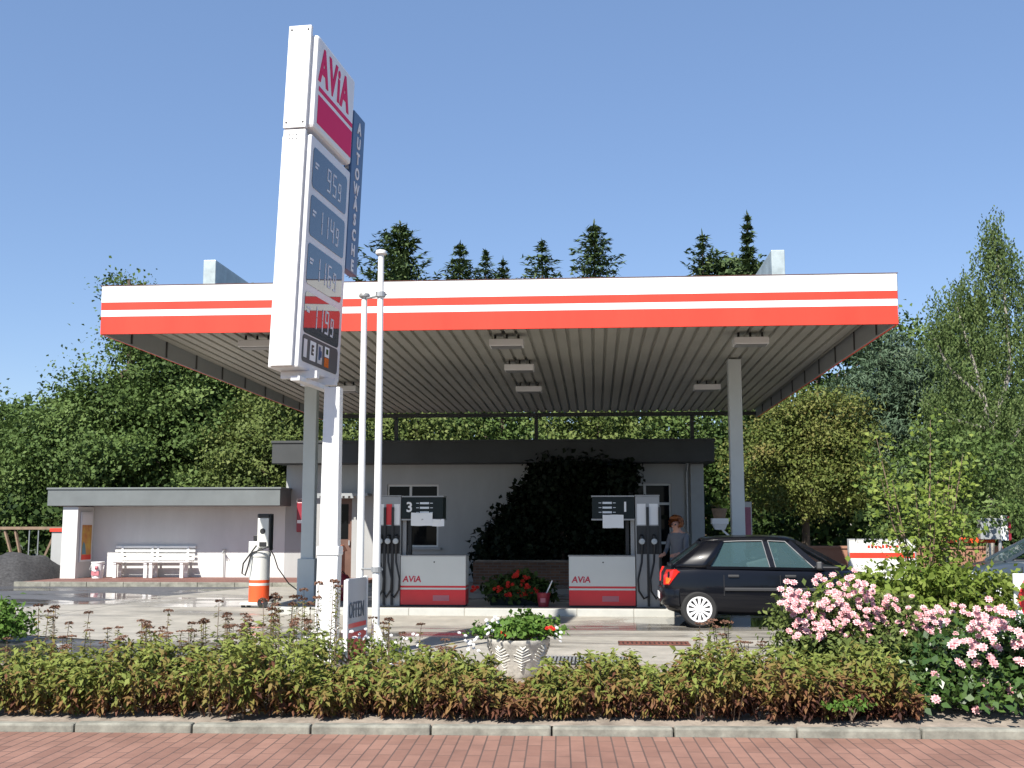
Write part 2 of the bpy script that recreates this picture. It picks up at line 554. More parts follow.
def leaf_obj(name, P, D, N, L, W, tone, m, parent=None, fold=0.12, loc=None):
    """one mesh of many leaves: P middle, D direction of the leaf, N its upper side"""
    n = len(P)
    D = D / np.maximum(np.linalg.norm(D, axis=1, keepdims=True), 1e-6)
    S = np.cross(D, N)
    S = S / np.maximum(np.linalg.norm(S, axis=1, keepdims=True), 1e-6)
    N = np.cross(S, D)
    L = np.broadcast_to(np.asarray(L, float), (n,))[:, None]
    W = np.broadcast_to(np.asarray(W, float), (n,))[:, None]
    V = np.empty((n, 4, 3), np.float32)
    V[:, 0] = P - D * L / 2
    V[:, 1] = P + S * W / 2 - D * L * 0.06 + N * W * fold
    V[:, 2] = P + D * L / 2 - N * L * 0.08
    V[:, 3] = P - S * W / 2 - D * L * 0.06 + N * W * fold
    me = bpy.data.meshes.new(name)
    me.vertices.add(n * 4)
    me.vertices.foreach_set('co', V.reshape(-1))
    me.loops.add(n * 4)
    me.loops.foreach_set('vertex_index', np.arange(n * 4, dtype=np.int32))
    me.polygons.add(n)
    me.polygons.foreach_set('loop_start', np.arange(0, n * 4, 4, dtype=np.int32))
    me.polygons.foreach_set('loop_total', np.full(n, 4, np.int32))
    a = me.attributes.new('tone', 'FLOAT', 'POINT')
    a.data.foreach_set('value', np.repeat(np.clip(tone, 0, 1), 4).astype(np.float32))
    me.materials.append(M[m])
    me.update(calc_edges=True)
    me.validate()
    o = bpy.data.objects.new(name, me)
    COL.objects.link(o)
    o.parent = parent
    if loc is not None:
        o.location = loc
    return o


def unit(n):
    v = rng.normal(size=(n, 3))
    return v / np.linalg.norm(v, axis=1, keepdims=True)


def clumps(blobs, n_clump, per, spread, inner=0.15, up=0.25, flat=0.6):
    """leaf places in clumps through the outer volume of several lobes; returns P, outward, clump tone"""
    blobs = np.array(blobs, float)
    wgt = (blobs[:, 3] * blobs[:, 4] + blobs[:, 3] * blobs[:, 5] + blobs[:, 4] * blobs[:, 5])
    idx = rng.choice(len(blobs), n_clump, p=wgt / wgt.sum())
    d = unit(n_clump)
    rad = np.where(rng.random(n_clump) < inner, rng.uniform(0.35, 0.75, n_clump), rng.uniform(0.74, 1.12, n_clump))
    C = blobs[idx, :3] + d * blobs[idx, 3:6] * rad[:, None]
    keep = C[:, 2] > 0.1
    C, d = C[keep], d[keep]
    tone = rng.normal(0.5, 0.2, len(C))
    siz = rng.uniform(0.6, 1.3, len(C))
    P = np.repeat(C, per, 0)
    off = rng.normal(size=P.shape) * spread * np.repeat(siz, per)[:, None]
    off[:, 2] *= flat
    P = P + off
    O = np.repeat(d, per, 0)
    T = np.repeat(tone, per) + rng.normal(0, 0.10, len(P))
    k = P[:, 2] > 0.03
    return P[k], O[k], T[k]


def leaf_dirs(O, up=0.5, jit=0.8):
    n = len(O)
    N = O * 0.7 + np.array([0, 0, up]) + rng.normal(size=(n, 3)) * jit * 0.42
    D = rng.normal(size=(n, 3)) + O * 0.4 + np.array([0, 0, -0.35])
    return D, N


def limbs(name, base, h, r, ends, m, parent, seg=8):
    """a tapered trunk with limbs reaching into the crown"""
    b = MB()
    bx, by = base
    top = Vector((bx + rnd.uniform(-.2, .2), by, h))
    pts = [Vector((bx, by, -0.05)), Vector((bx + rnd.uniform(-.05, .05) * h * .1, by, h * .35)), Vector((bx + rnd.uniform(-.08, .08) * h * .2, by, h * .7)), top]
    b.tube(pts, [r * 1.25, r, r * .7, r * .25], seg)
    for e in ends:
        e = Vector(e)
        t = rnd.uniform(.3, .75)
        s = pts[0].lerp(top, t)
        mid = s.lerp(e, .5) + Vector((0, 0, .12 * (e - s).length))
        b.tube([s, mid, e], [r * .5, r * .33, r * .08], 6)
    return b.obj(name, m, parent, smooth=True)


def broadleaf(name, label, base, blobs, m, n_clump, per, leaf=0.16, spread=0.3, trunk=None, bark='bark', group=None, inner=0.12, cat='tree', wide=0.75, up=0.5):
    """base (x, y); blobs in world places"""
    t = thing(name, label, cat, (base[0], base[1], 0), 0, group)
    B = [(b[0] - base[0], b[1] - base[1], b[2], b[3], b[4], b[5]) for b in blobs]
    P, O, T = clumps(B, n_clump, per, spread, inner)
    D, N = leaf_dirs(O, up)
    L = leaf * rng.uniform(.55, 1.55, len(P))
    leaf_obj('crown', P, D, N, L, L * wide, T, m, t)
    h = max(b[2] for b in B)
    limbs('trunk', (0, 0), h, trunk or h * .022, [(b[0], b[1], b[2]) for b in B[:10]], bark, t)
    return t


def blob(px, py, Y, r, ry=None, rz=None):
    p = at(px, py, Y)
    return (p.x, p.y, p.z, r, ry or r, rz or r)


# ================================================================== SETTING
def sheet(name, pts, z, m, kind='structure'):
    b = MB()
    b.add([(p[0], p[1], z) for p in pts], [tuple(range(len(pts)))])
    o = b.obj(name, m)
    return tag(o, kind=kind)


sheet('ground', [(-900, -60), (900, -60), (900, 2500), (-900, 2500)], -0.16, 'grass_ground')
KA = R(1.8)   # the street runs at a slight angle to the station


def st(x, y):
    return (x * math.cos(KA) - y * math.sin(KA), 9.42 + x * math.sin(KA) + y * math.cos(KA))


KZ = -0.12
o = sheet('pavement', [(-40, -14), (40, -14), (40, 0), (-40, 0)], 0, 'paver')
o.location = (0, 9.42, KZ)
o.rotation_euler = (0, 0, KA)
b = MB()
x = -30.37
while x < 30:
    b.box((x + .006, rnd.uniform(-.006, .006), -0.2), (x + .994, .12, .072 + rnd.uniform(-.007, .007)))
    x += 1.0
o = b.obj('kerb', 'kerb', bevel=.018)
o.location = (0, 9.42, KZ)
o.rotation_euler = (0, 0, KA)
tag(o, kind='structure')
# planting bed, slightly mounded
b = MB()
nx, ny = 90, 14
for j in range(ny + 1):
    for i in range(nx + 1):
        X = -22 + 44 * i / nx
        p = st(X, .12 + 3.6 * j / ny)
        zz = -0.068 + .075 * math.sin(min(1, j / 5) * math.pi / 2) + .018 * math.sin(X * 5.1 + j) * math.sin(j * 2.1 + X * 2.3)
        b.v.append((p[0], p[1], zz))
for j in range(ny):
    for i in range(nx):
        a = j * (nx + 1) + i
        b.f.append((a, a + 1, a + nx + 2, a + nx + 1))
        b.m.append(0)
tag(b.obj('planting_bed', 'soil', smooth=True), kind='structure')
sheet('asphalt', [(-40, 12.9), (40, 12.9), (40, 60), (-40, 60)], -0.012, 'asphalt')
sheet('forecourt', [(-12.5, 17.9), (-7.2, 15.55), (-2.4, 13.2), (22, 13.6), (22, 33), (-7.6, 33), (-9.6, 25.4), (-12.4, 18.6)], 0.0, 'concrete')

# pump island with kerb stones
b = MB()
x0, x1, y0, y1, H = -6.05, 1.38, 20.0, 23.0, .125
prof = []
for k in range(7):
    a = R(180 + 90 * k / 6)
    prof.append((x0 + .7 + .7 * math.cos(a), y0 + .7 + .7 * math.sin(a)))
prof += [(x1, y0), (x1, y1), (x0, y1)]


def extrude(b, prof, z0, z1, m=0):
    n = len(prof)
    vs = [(p[0], p[1], z0) for p in prof] + [(p[0], p[1], z1) for p in prof]
    fs = [tuple(range(n, 2 * n))] + [(i, (i + 1) % n, n + (i + 1) % n, n + i) for i in range(n)]
    b.add(vs, fs, m)


extrude(b, prof, -.05, H - .006)
o = b.obj('pump_island', 'concrete')
tag(o, kind='structure')
b = MB()
x = x0 + .72
while x < x1 - .05:
    e = min(x + 1.0, x1)
    b.box((x + .004, y0 - .012, -.05), (e - .004, y0 + .14, H))
    x += 1.0
inr = [(x0 + .7 + .55 * math.cos(R(180 + 15 * k)), y0 + .7 + .55 * math.sin(R(180 + 15 * k))) for k in range(7)]
outr = [(x0 + .7 + .712 * math.cos(R(180 + 15 * k)), y0 + .7 + .712 * math.sin(R(180 + 15 * k))) for k in range(7)]
extrude(b, outr + inr[::-1], -.05, H)
b.box((x0 - .012, y0 + .71, -.05), (x0 + .15, y1, H))
b.box((x1 - .14, y0 + .15, -.05), (x1 + .012, y1, H))
tag(b.obj('island_kerb', 'island_kerb', bevel=.012), kind='structure')

# shelter platform
b = MB()
b.box((-15.3, 29.0, -.03), (-6.2, 33.0, .1))
tag(b.obj('platform', 'red_tile'), kind='structure')
b = MB()
x = -15.42
while x < -6.3:
    b.box((x + .005, 28.86, -.04), (x + .995, 28.995, .104))
    x += 1.0
tag(b.obj('platform_kerb', 'kerb', bevel=.01), kind='structure')

# ================================================================== CANOPY
CX0, CX1, CY0, CY1 = -7.66, 4.5, 16.55, 30.9
cy = thing('canopy', 'large flat filling station canopy with white and red striped fascia', 'canopy', (-1.4, 21.6, 0))


def cpt(x, y, z):
    return (x + 1.4, y - 21.6, z)


def cbox(b, a, c, m=0):
    return b.box(cpt(*a), cpt(*c), m)


bands = [(4.55, 4.822, 1), (4.824, 4.928, 0), (4.93, 5.046, 1), (5.048, 5.31, 0)]
b = MB()
for i, (z0, z1, m) in enumerate(bands):
    pr = .004 * i
    cbox(b, (CX0, CY0 - .012 - pr, z0), (CX1, CY0 + .03, z1), m)
for xx, sg in ((CX0, -1), (CX1, 1)):
    for i, (z0, z1, m) in enumerate(bands):
        pr = .004 * i
        xa, xb = (xx - .012 - pr, xx + .03) if sg < 0 else (xx - .03, xx + .012 + pr)
        cbox(b, (xa, CY0 + .032, z0), (xb, CY1, z1), m)
b.obj('fascia', ['fascia_white', 'fascia_red'], cy)
b = MB()
cbox(b, (CX0 - .02, CY0 - .032, 5.312), (CX1 + .02, CY0 + .1, 5.319))
b.obj('fascia_capping', 'rust_iron', cy)
# grey inner face of the side and front boards
b = MB()
cbox(b, (CX0 + .033, CY0 + .06, 4.545), (CX0 + .055, CY1, 5.1))
cbox(b, (CX1 - .055, CY0 + .06, 4.545), (CX1 - .033, CY1, 5.1))
cbox(b, (CX0 + .033, CY0 + .033, 4.57), (CX1 - .033, CY0 + .055, 5.1))
b.obj('fascia_lining', 'steel_grey', cy)
yy = CY0 + 1.0
while yy < CY1:
    for xa in (CX0 + .056, CX1 - .075):
        b = MB()
        cbox(b, (xa, yy, 4.56), (xa + .019, yy + .045, 5.1))
        b.obj('fascia_joint', 'dark_joint', cy)
    yy += 1.5
# corrugated soffit, falling slightly to the back
b = MB()
ZF, ZB = 4.87, 4.72
pitch = .218
x = CX0 + .06
xs = []
while x < CX1 - .06:
    for dx, up in ((0, 0), (.150, 0), (.163, 1), (.205, 1)):
        if x + dx < CX1 - .06:
            xs.append((x + dx, up))
    x += pitch
for y_, z_ in ((CY0 + .06, ZF), (22.0, ZF + (ZB - ZF) * (22 - CY0) / (CY1 - CY0)), (26.5, ZF + (ZB - ZF) * (26.5 - CY0) / (CY1 - CY0)), (CY1 - .1, ZB)):
    for xx, up in xs:
        b.v.append(cpt(xx, y_, z_ + .045 * up))
n = len(xs)
for j in range(3):
    for i in range(n - 1):
        b.f.append((j * n + i, j * n + i + 1, (j + 1) * n + i + 1, (j + 1) * n + i))
        b.m.append(0)
b.obj('soffit', 'soffit', cy)
b = MB()
cbox(b, (CX0 + .06, CY0 + .06, 5.06), (CX1 - .06, CY1, 5.2))
b.obj('roof_deck', 'roof_grey', cy)
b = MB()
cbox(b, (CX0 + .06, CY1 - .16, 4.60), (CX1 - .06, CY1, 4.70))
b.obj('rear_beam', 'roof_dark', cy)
for xx in (-5.6, 2.72):
    b = MB()
    cbox(b, (xx - .125, 21.5, .1), (xx + .125, 21.72, 4.79))
    cbox(b, (xx - .17, 21.44, .1), (xx + .17, 21.78, .95 if xx < 0 else .3))
    b.obj('post', 'post_grey', cy, bevel=.012)
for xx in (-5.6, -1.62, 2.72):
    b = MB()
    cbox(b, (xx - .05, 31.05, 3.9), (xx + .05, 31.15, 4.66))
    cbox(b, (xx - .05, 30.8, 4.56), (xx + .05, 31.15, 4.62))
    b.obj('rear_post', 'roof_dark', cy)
for xx in (-6.3, 2.94):
    b = MB()
    cbox(b, (xx - .105, 17.5, 5.19), (xx + .105, 30.4, 5.94))
    b.obj('roof_beam', 'roof_beam', cy, bevel=.01)

# ceiling lights under the canopy
lamps = [(-5.79, 18.55, 'white box lamp under the canopy just left of the price pylon'),
         (-5.58, 24.4, 'white box lamp at the back of the canopy behind the flagpoles'),
         (-1.48, 18.75, 'front lamp in the middle row of three under the canopy'),
         (-1.45, 21.55, 'second lamp of the middle row of three under the canopy'),
         (-1.45, 24.75, 'rearmost lamp of the middle row of three under the canopy'),
         (2.66, 18.85, 'white box lamp in front of the right canopy post top'),
         (2.5, 24.7, 'white box lamp deep under the canopy behind the right post')]
for lx, ly, lab in lamps:
    zs = ZF + (ZB - ZF) * (ly - CY0) / (CY1 - CY0)
    t = thing('ceiling_light', lab, 'ceiling light', (lx, ly, zs - .22), 0, 'box lamps under the canopy')
    b = MB()
    b.box((-.29, -.17, 0), (.29, .17, .12))
    b.obj('lamp_body', 'sign_shell', t, bevel=.012)
    b = MB()
    b.box((-.26, -.14, -.014), (.26, .14, -.002))
    b.obj('diffuser', 'pump_frame', t)
    for dx in (-.2, 0, .2):
        b = MB()
        b.tube([(dx, 0, .122), (dx, 0, .215)], .02, 8)
        b.obj('hanger', 'black', t)

# ================================================================== MAIN BUILDING
WY = 31.85
sb = thing('station_building', 'low white station building with dark flat roof behind the pumps', 'building', (-2.9, WY, 0))


def sbox(b, a, c, m=0):
    return b.box((a[0] + 2.9, a[1] - WY, a[2]), (c[0] + 2.9, c[1] - WY, c[2]), m)


b = MB()
WX0, WX1 = -8.95, 3.08
win = (-5.98, -4.48, .97, 2.76)
dor = (.70, 2.16, .06, 2.77)
ent = (-7.85, -7.0, .06, 2.35)
segs = [(WX0, ent[0], .0, 3.5), (ent[0], ent[1], ent[3], 3.5), (ent[1], win[0], .0, 3.5), (win[0], win[1], .0, win[2]), (win[0], win[1], win[3], 3.5), (win[1], dor[0], .0, 3.5), (dor[0], dor[1], dor[3], 3.5), (dor[1], WX1, .0, 3.5)]
for a, c, z0, z1 in segs:
    sbox(b, (a, WY, z0), (c, WY + .3, z1))
sbox(b, (WX0, WY + .3, 0), (WX0 + .3, 38, 3.5))
sbox(b, (WX1 - .3, WY + .3, 0), (WX1, 38, 3.5))
sbox(b, (WX0, 38, 0), (WX1, 38.3, 3.5))
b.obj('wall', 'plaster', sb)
b = MB()
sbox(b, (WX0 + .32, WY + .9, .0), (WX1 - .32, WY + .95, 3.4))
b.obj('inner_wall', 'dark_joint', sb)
b = MB()
sbox(b, (2.70, WY - .13, .0), (3.07, WY - .003, 3.32))
b.obj('corner_pier', 'steel_grey', sb, bevel=.01)
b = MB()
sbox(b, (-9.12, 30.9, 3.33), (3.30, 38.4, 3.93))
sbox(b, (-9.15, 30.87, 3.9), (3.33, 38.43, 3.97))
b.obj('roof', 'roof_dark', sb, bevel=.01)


def window(name, x0, x1, z0, z1, bars_v, bars_h, sill=True, parent=sb, fr=.055):
    b = MB()
    y0, y1 = WY + .06, WY + .12
    sbox(b, (x0, y0, z0), (x0 + fr, y1, z1))
    sbox(b, (x1 - fr, y0, z0), (x1, y1, z1))
    sbox(b, (x0 + fr, y0, z0), (x1 - fr, y1, z0 + fr))
    sbox(b, (x0 + fr, y0, z1 - fr), (x1 - fr, y1, z1))
    for v in bars_v:
        sbox(b, (v - .035, y0 + .004, z0 + fr), (v + .035, y1 - .004, z1 - fr))
    for h in bars_h:
        sbox(b, (x0 + fr, y0 + .008, h - .035), (x1 - fr, y1 - .008, h + .035))
    f = b.obj(name, 'window_frame', parent)
    b = MB()
    sbox(b, (x0 + fr * .5, y0 + .02, z0 + fr * .5), (x1 - fr * .5, y0 + .032, z1 - fr * .5))
    b.obj('pane', 'window_glass', f)
    if sill:
        b = MB()
        sbox(b, (x0 - .08, WY - .1, z0 - .07), (x1 + .08, WY + .06, z0 - .01))
        b.obj('sill', 'steel_grey', f)
    return f


b = MB()
b.tube([(2.60 + 2.9, -.06, .05), (2.60 + 2.9, -.06, 3.1), (2.60 + 2.9, -.3, 3.34)], .04, 10)
b.obj('downpipe', 'galv', sb, smooth=True)
window('window', *win, [-5.3], [2.38])
window('glazed_door', *dor, [1.42], [2.2, 1.1], sill=False)
b = MB()
sbox(b, (ent[0], WY + .1, ent[2]), (ent[1], WY + .15, ent[3]))
sbox(b, (ent[0] + .12, WY + .09, 1.2), (ent[1] - .12, WY + .1, 2.2), 1)
d = b.obj('door', ['door', 'window_glass'], sb)
b = MB()
sbox(b, (ent[1] - .1, WY + .04, 1.02), (ent[1] - .06, WY + .1, 1.16))
b.obj('handle', 'galv', d)
b = MB()
sbox(b, (-7.95, WY - .5, 2.42), (-6.45, WY - .003, 2.5))
for k in range(9):
    sbox(b, (-7.93 + k * .165, WY - .512, 2.36), (-7.83 + k * .165, WY - .5, 2.42))
b.obj('door_hood', 'steel_grey', sb)

# brick planter with the climber
t = thing('brick_planter', 'low brown brick planter along the shaded building wall', 'planter', (-1.2, 30.7, 0))
b = MB()
b.box((-2.1, -.45, 0), (2.1, .7, .62))
b.obj('brick_wall', 'brick', t)
b = MB()
b.box((-2.05, -.4, .622), (2.05, .66, .65))
b.obj('soil', 'soil', t)
blobs = []
for px_, py_, r in ((500, 545, .45), (515, 520, .5), (530, 500, .55), (545, 480, .45), (560, 530, .75), (580, 480, .6), (590, 540, .8), (610, 500, .6), (610, 472, .4), (555, 500, .7), (520, 556, .45), (632, 545, .45), (622, 478, .3), (540, 556, .6), (585, 505, .7), (568, 468, .45), (598, 470, .5), (622, 472, .4), (630, 515, .5), (548, 466, .35), (505, 535, .5), (488, 556, .4)):
    blobs.append(blob(px_, py_, 31.2, r, .45, r))
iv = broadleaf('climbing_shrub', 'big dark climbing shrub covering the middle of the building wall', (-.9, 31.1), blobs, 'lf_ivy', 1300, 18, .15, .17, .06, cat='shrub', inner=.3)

# ================================================================== SHELTER
sh = thing('open_shelter', 'white open fronted shelter with grey flat roof at left', 'shelter', (-12, WY, .1))
b = MB()


def hbox(b, a, c, m=0):
    return b.box((a[0] + 12, a[1] - WY, a[2] - .1), (c[0] + 12, c[1] - WY, c[2] - .1), m)


hbox(b, (-15.12, WY, .1), (WX0 - .004, WY + .25, 2.3))
b.obj('back_wall', 'plaster_white', sh)
b = MB()
hbox(b, (-15.12, 30.82, .1), (-14.68, WY - .003, 2.12))
b.obj('side_wall', 'plaster_white', sh)
b = MB()
hbox(b, (-15.55, 30.72, 2.14), (-8.80, WY + .3, 2.62))
hbox(b, (-15.58, 30.69, 2.6), (-8.77, WY + .3, 2.655))
b.obj('roof', 'shelter_roof', sh, bevel=.01)
# poster on the inner side wall
t = thing('poster', 'orange and yellow poster framed on the inner side wall of the shelter', 'poster', (-14.668, 31.35, .55))
b = MB()
b.box((0, -.36, 0), (.03, .36, 1.42))
b.obj('frame', 'sign_shell', t)
b = MB()
b.box((.031, -.3, .06), (.036, .3, 1.05))
b.obj('picture', 'poster_paper', t)
b = MB()
b.box((.037, -.3, .06), (.04, .3, .2))
b.obj('red_band', 'fascia_red', t)
b = MB()
b.add([(.041, -.28, .22), (.041, -.02, .22), (.041, -.1, .5), (.041, -.2, .58), (.041, -.27, .45)], [(0, 1, 2, 3, 4)])
b.obj('blue_shape', 'poster_blue', t)
b = MB()
b.box((.031, -.3, 1.1), (.036, .3, 1.36))
b.obj('heading_strip', 'paper', t)

# bench
t = thing('park_bench', 'long white slatted bench in the open shelter', 'bench', (-12.75, 31.46, .1), R(.3))
LEN = 1.19
for k in range(3):
    b = MB()
    b.box((-LEN, -.24 + k * .16, .44), (LEN, -.11 + k * .16, .475))
    b.obj('seat_slat', 'bench_white', t, bevel=.006)
for k in range(4):
    b = MB()
    z = .53 + k * .112
    b.bar((-LEN, .255 + k * .026, z), (LEN, .255 + k * .026, z), .025, .066)
    b.obj('back_slat', 'bench_white', t, bevel=.005)
for xx in (-.98, -.08, .08, .98):
    b = MB()
    b.box((xx - .05, -.2, 0), (xx + .05, -.12, .43))
    b.box((xx - .05, .16, 0), (xx + .05, .235, .43))
    b.box((xx - .045, -.22, .38), (xx + .045, .23, .437))
    b.bar((xx, .225, .4), (xx, .34, .9), .06, .045)
    b.obj('leg', 'bench_white', t, bevel=.006)

t = thing('paint_bucket', 'white bucket with pink print beside the end of the bench', 'bucket', (-14.15, 31.1, .1))
b = MB()
b.lathe([(0, 0), (.15, 0), (.18, .42), (.19, .43), (.19, .46), (.17, .46), (.165, .40), (0, .39)], seg=20)
b.obj('body', 'white', t, smooth=True)
b = MB()
b.tube([(.0, -.182, .3), (.07, -.168, .3)], .05, 8)
b.box((-.11, -.172, .08), (.11, -.15, .2))
b.obj('printed_patch', 'petal_pink', t)
b = MB()
b.tube([(-.19, 0, .4), (-.2, -.08, .25), (0, -.2, .18), (.2, -.08, .25), (.19, 0, .4)], .006, 6)
b.obj('handle', 'galv', t)

t = thing('water_tap', 'thin standpipe with tap on the white shelter wall', 'water tap', (-10.72, WY - .06, .1))
b = MB()
b.tube([(0, 0, 0), (0, 0, .78)], .016, 8)
b.obj('pipe', 'galv', t)
b = MB()
b.tube([(0, 0, .74), (0, -.1, .74), (0, -.12, .68)], .018, 8)
b.tube([(-.06, 0, .8), (.06, 0, .8)], .012, 6)
b.tube([(0, -.05, .75), (.12, -.05, .6)], .01, 6)
b.obj('tap', 'galv', t)

t = thing('extinguisher_box', 'dark red fire extinguisher cabinet on the sunlit wall corner', 'extinguisher', (-8.45, WY - .003, 1.4))
b = MB()
b.box((-.13, -.18, 0), (.13, 0, .86))
b.obj('cabinet', 'ext_red', t, bevel=.03)
b = MB()
b.tube([(-.14, -.1, .84), (-.14, -.1, .95), (.14, -.1, .95), (.14, -.1, .84)], .015, 6)
b.obj('bracket', 'galv', t)
b = MB()
b.box((-.1, -.19, .25), (.1, -.181, .34))
b.obj('label_strip', 'paper', t)

# terracotta pier and red bin beside the door
t = thing('terracotta_pier', 'terracotta coloured block with cap against the white wall', 'plinth', (-7.2, 30.6, .1))
b = MB()
b.box((-.26, -.2, 0), (.26, .2, .78))
b.obj('block', 'terracotta', t, bevel=.015)
b = MB()
b.add([(-.32, -.26, .782), (.32, -.26, .782), (.32, .26, .782), (-.32, .26, .782), (-.24, -.18, .95), (.24, -.18, .95), (.24, .18, .95), (-.24, .18, .95)],
      [(0, 3, 2, 1), (4, 5, 6, 7), (0, 1, 5, 4), (1, 2, 6, 5), (2, 3, 7, 6), (3, 0, 4, 7)])
b.obj('cap', 'terracotta', t, bevel=.01)
t = thing('round_bin', 'dark red rounded bin standing on the island behind the sign pole', 'bin', (-5.0, 22.0, .12))
b = MB()
b.lathe([(0, 0), (.12, 0), (.17, .1), (.19, .24), (.17, .4), (.1, .5), (0, .53)], seg=20)
b.obj('body', 'ext_red', t, smooth=True)
b = MB()
b.tube([(-.05, 0, .52), (0, 0, .57), (.05, 0, .52)], .012, 6)
b.obj('handle', 'black', t)

# ================================================================== PRICE PYLON
pyl = thing('price_pylon', 'tall white fuel price sign leaning slightly above the hedge', 'price sign', (-3.15, 13.16, .173))
pyl.scale = (.892, .892, .892)
b = MB()
b.tube([(.02, 0, 3.65), (.0, 0, 1.25)], .12, 4, cap=True)
post = MB()
post.add([(-.125, -.1, 1.3), (.125, -.1, 1.3), (.125, .1, 1.3), (-.125, .1, 1.3), (-.10, -.1, 3.45), (.115, -.1, 3.45), (.115, .1, 3.45), (-.10, .1, 3.45)],
         [(0, 3, 2, 1), (4, 5, 6, 7), (0, 1, 5, 4), (1, 2, 6, 5), (2, 3, 7, 6), (3, 0, 4, 7)])
post.obj('pole', 'white', pyl, bevel=.012)
b = MB()
b.add([(-.16, -.12, -.2), (.115, -.12, -.2), (.115, .12, -.2), (-.16, .12, -.2), (-.14, -.12, 1.27), (.14, -.12, 1.27), (.14, .12, 1.27), (-.14, .12, 1.27)],
      [(0, 3, 2, 1), (4, 5, 6, 7), (0, 1, 5, 4), (1, 2, 6, 5), (2, 3, 7, 6), (3, 0, 4, 7)])
b.box((-.15, -.135, 1.2), (.15, .135, 1.32))
b.obj('pole_sleeve', 'white', pyl, bevel=.012)
# sign frame: local x across the thickness, local y along the sign, z up
SG = bpy.data.objects.new('sign_case', None)


def sp(x, y, z):
    """sign coordinates (right edge near corner of the price case foot) to pylon coordinates, with the slight lean"""
    lean = math.tan(R(2.1))
    a = R(5.3)
    X = x + z * lean
    return (-3.80 + 3.53 + X * math.cos(a) + y * math.sin(a), 13.9 - 14.75 - X * math.sin(a) + y * math.cos(a), 3.62 + z)


bpy.data.objects.remove(SG)


def sgbox(b, a, c, m=0):
    x0, y0, z0 = a
    x1, y1, z1 = c
    vs = [sp(*p) for p in ((x0, y0, z0), (x1, y0, z0), (x1, y1, z0), (x0, y1, z0), (x0, y0, z1), (x1, y0, z1), (x1, y1, z1), (x0, y1, z1))]
    return b.add(vs, [(0, 3, 2, 1), (4, 5, 6, 7), (0, 1, 5, 4), (1, 2, 6, 5), (2, 3, 7, 6), (3, 0, 4, 7)], m)


SD = 1.68
b = MB()
for yy in (.35, 1.1):
    sgbox(b, (-.36, yy, -.1), (.14, yy + .1, -.004))
sgbox(b, (-.12, .1, -.16), (.0, 1.75, -.102))
b.obj('bracket', 'sign_shell', pyl)
b = MB()
sgbox(b, (-.42, .03, 0), (0, SD, 3.12))
case = b.obj('price_case', 'sign_shell', pyl, bevel=.025)
b = MB()
sgbox(b, (-.375, -.03, .02), (-.075, .028, 3.17))
for k in range(7):
    sgbox(b, (-.30 + .05 * (k % 4), -.034, 3.04 + .05 * (k // 4)), (-.285 + .05 * (k % 4), -.030, 3.055 + .05 * (k // 4)), 1)
b.obj('end_cover', ['sign_white', 'black'], pyl, bevel=.012)
b = MB()
sgbox(b, (-.40, .02, 3.20), (.02, SD - .05, 4.50))
b.obj('logo_case', 'sign_white', pyl, bevel=.05)
b = MB()
sgbox(b, (-.38, -.05, 3.19), (-.07, .018, 4.60))
for xx in (-.34, -.11):
    for zz in (3.25, 4.53):
        sgbox(b, (xx - .012, -.056, zz), (xx + .012, -.05, zz + .025), 1)
b.obj('end_cover', ['sign_white', 'black'], pyl, bevel=.012)


def rot_face(obj):
    """turn a flat mesh drawn in (along, up) on the sign's right face into place"""
    me = obj.data
    off = obj['_off']
    for v in me.vertices:
        u, h, d = v.co.x * obj['_xs'] + off[1], v.co.y + off[2], v.co.z + off[0]
        v.co = sp(d, u, h)
    me.update()
    obj.location = (0, 0, 0)
    obj.rotation_euler = (0, 0, 0)
    obj.scale = (1, 1, 1)
    del obj['_off']
    del obj['_xs']


def sign_text(name, body, size, m, u, h, d=.003, xs=1.0, parent=pyl, **kw):
    o = text(name, body, size, m, parent, (0, 0, 0), (0, 0, 0), **kw)
    o['_off'] = (d, u, h)
    o['_xs'] = xs
    rot_face(o)
    return o


def rounded(u0, h0, u1, h1, r, d0, d1, n=4):
    b = MB()
    ps = []
    for cx_, cy_, a0 in ((u1 - r, h1 - r, 0), (u0 + r, h1 - r, 90), (u0 + r, h0 + r, 180), (u1 - r, h0 + r, 270)):
        for k in range(n + 1):
            a = R(a0 + 90 * k / n)
            ps.append((cx_ + r * math.cos(a), cy_ + r * math.sin(a)))
    N_ = len(ps)
    b.add([sp(d0, p[0], p[1]) for p in ps] + [sp(d1, p[0], p[1]) for p in ps],
          [tuple(range(N_, 2 * N_))] + [(i, (i + 1) % N_, N_ + (i + 1) % N_, N_ + i) for i in range(N_)])
    return b


# AViA lettering and bars on the logo case
sign_text('lettering', 'AViA', .66, 'sign_magenta', .10, 3.90, d=.024, xs=.80, bold=.020, spacing=1.13)
b = MB()
sgbox(b, (.021, .12, 3.75), (.026, SD - .12, 3.81))
sgbox(b, (.021, .12, 3.30), (.026, SD - .12, 3.69))
b.obj('logo_bars', 'sign_magenta', pyl)
# four price windows
SEG = {'0': 'abcdef', '1': 'bc', '2': 'abged', '3': 'abgcd', '4': 'fgbc', '5': 'afgcd', '6': 'afgedc', '7': 'abc', '8': 'abcdefg', '9': 'abcdfg'}


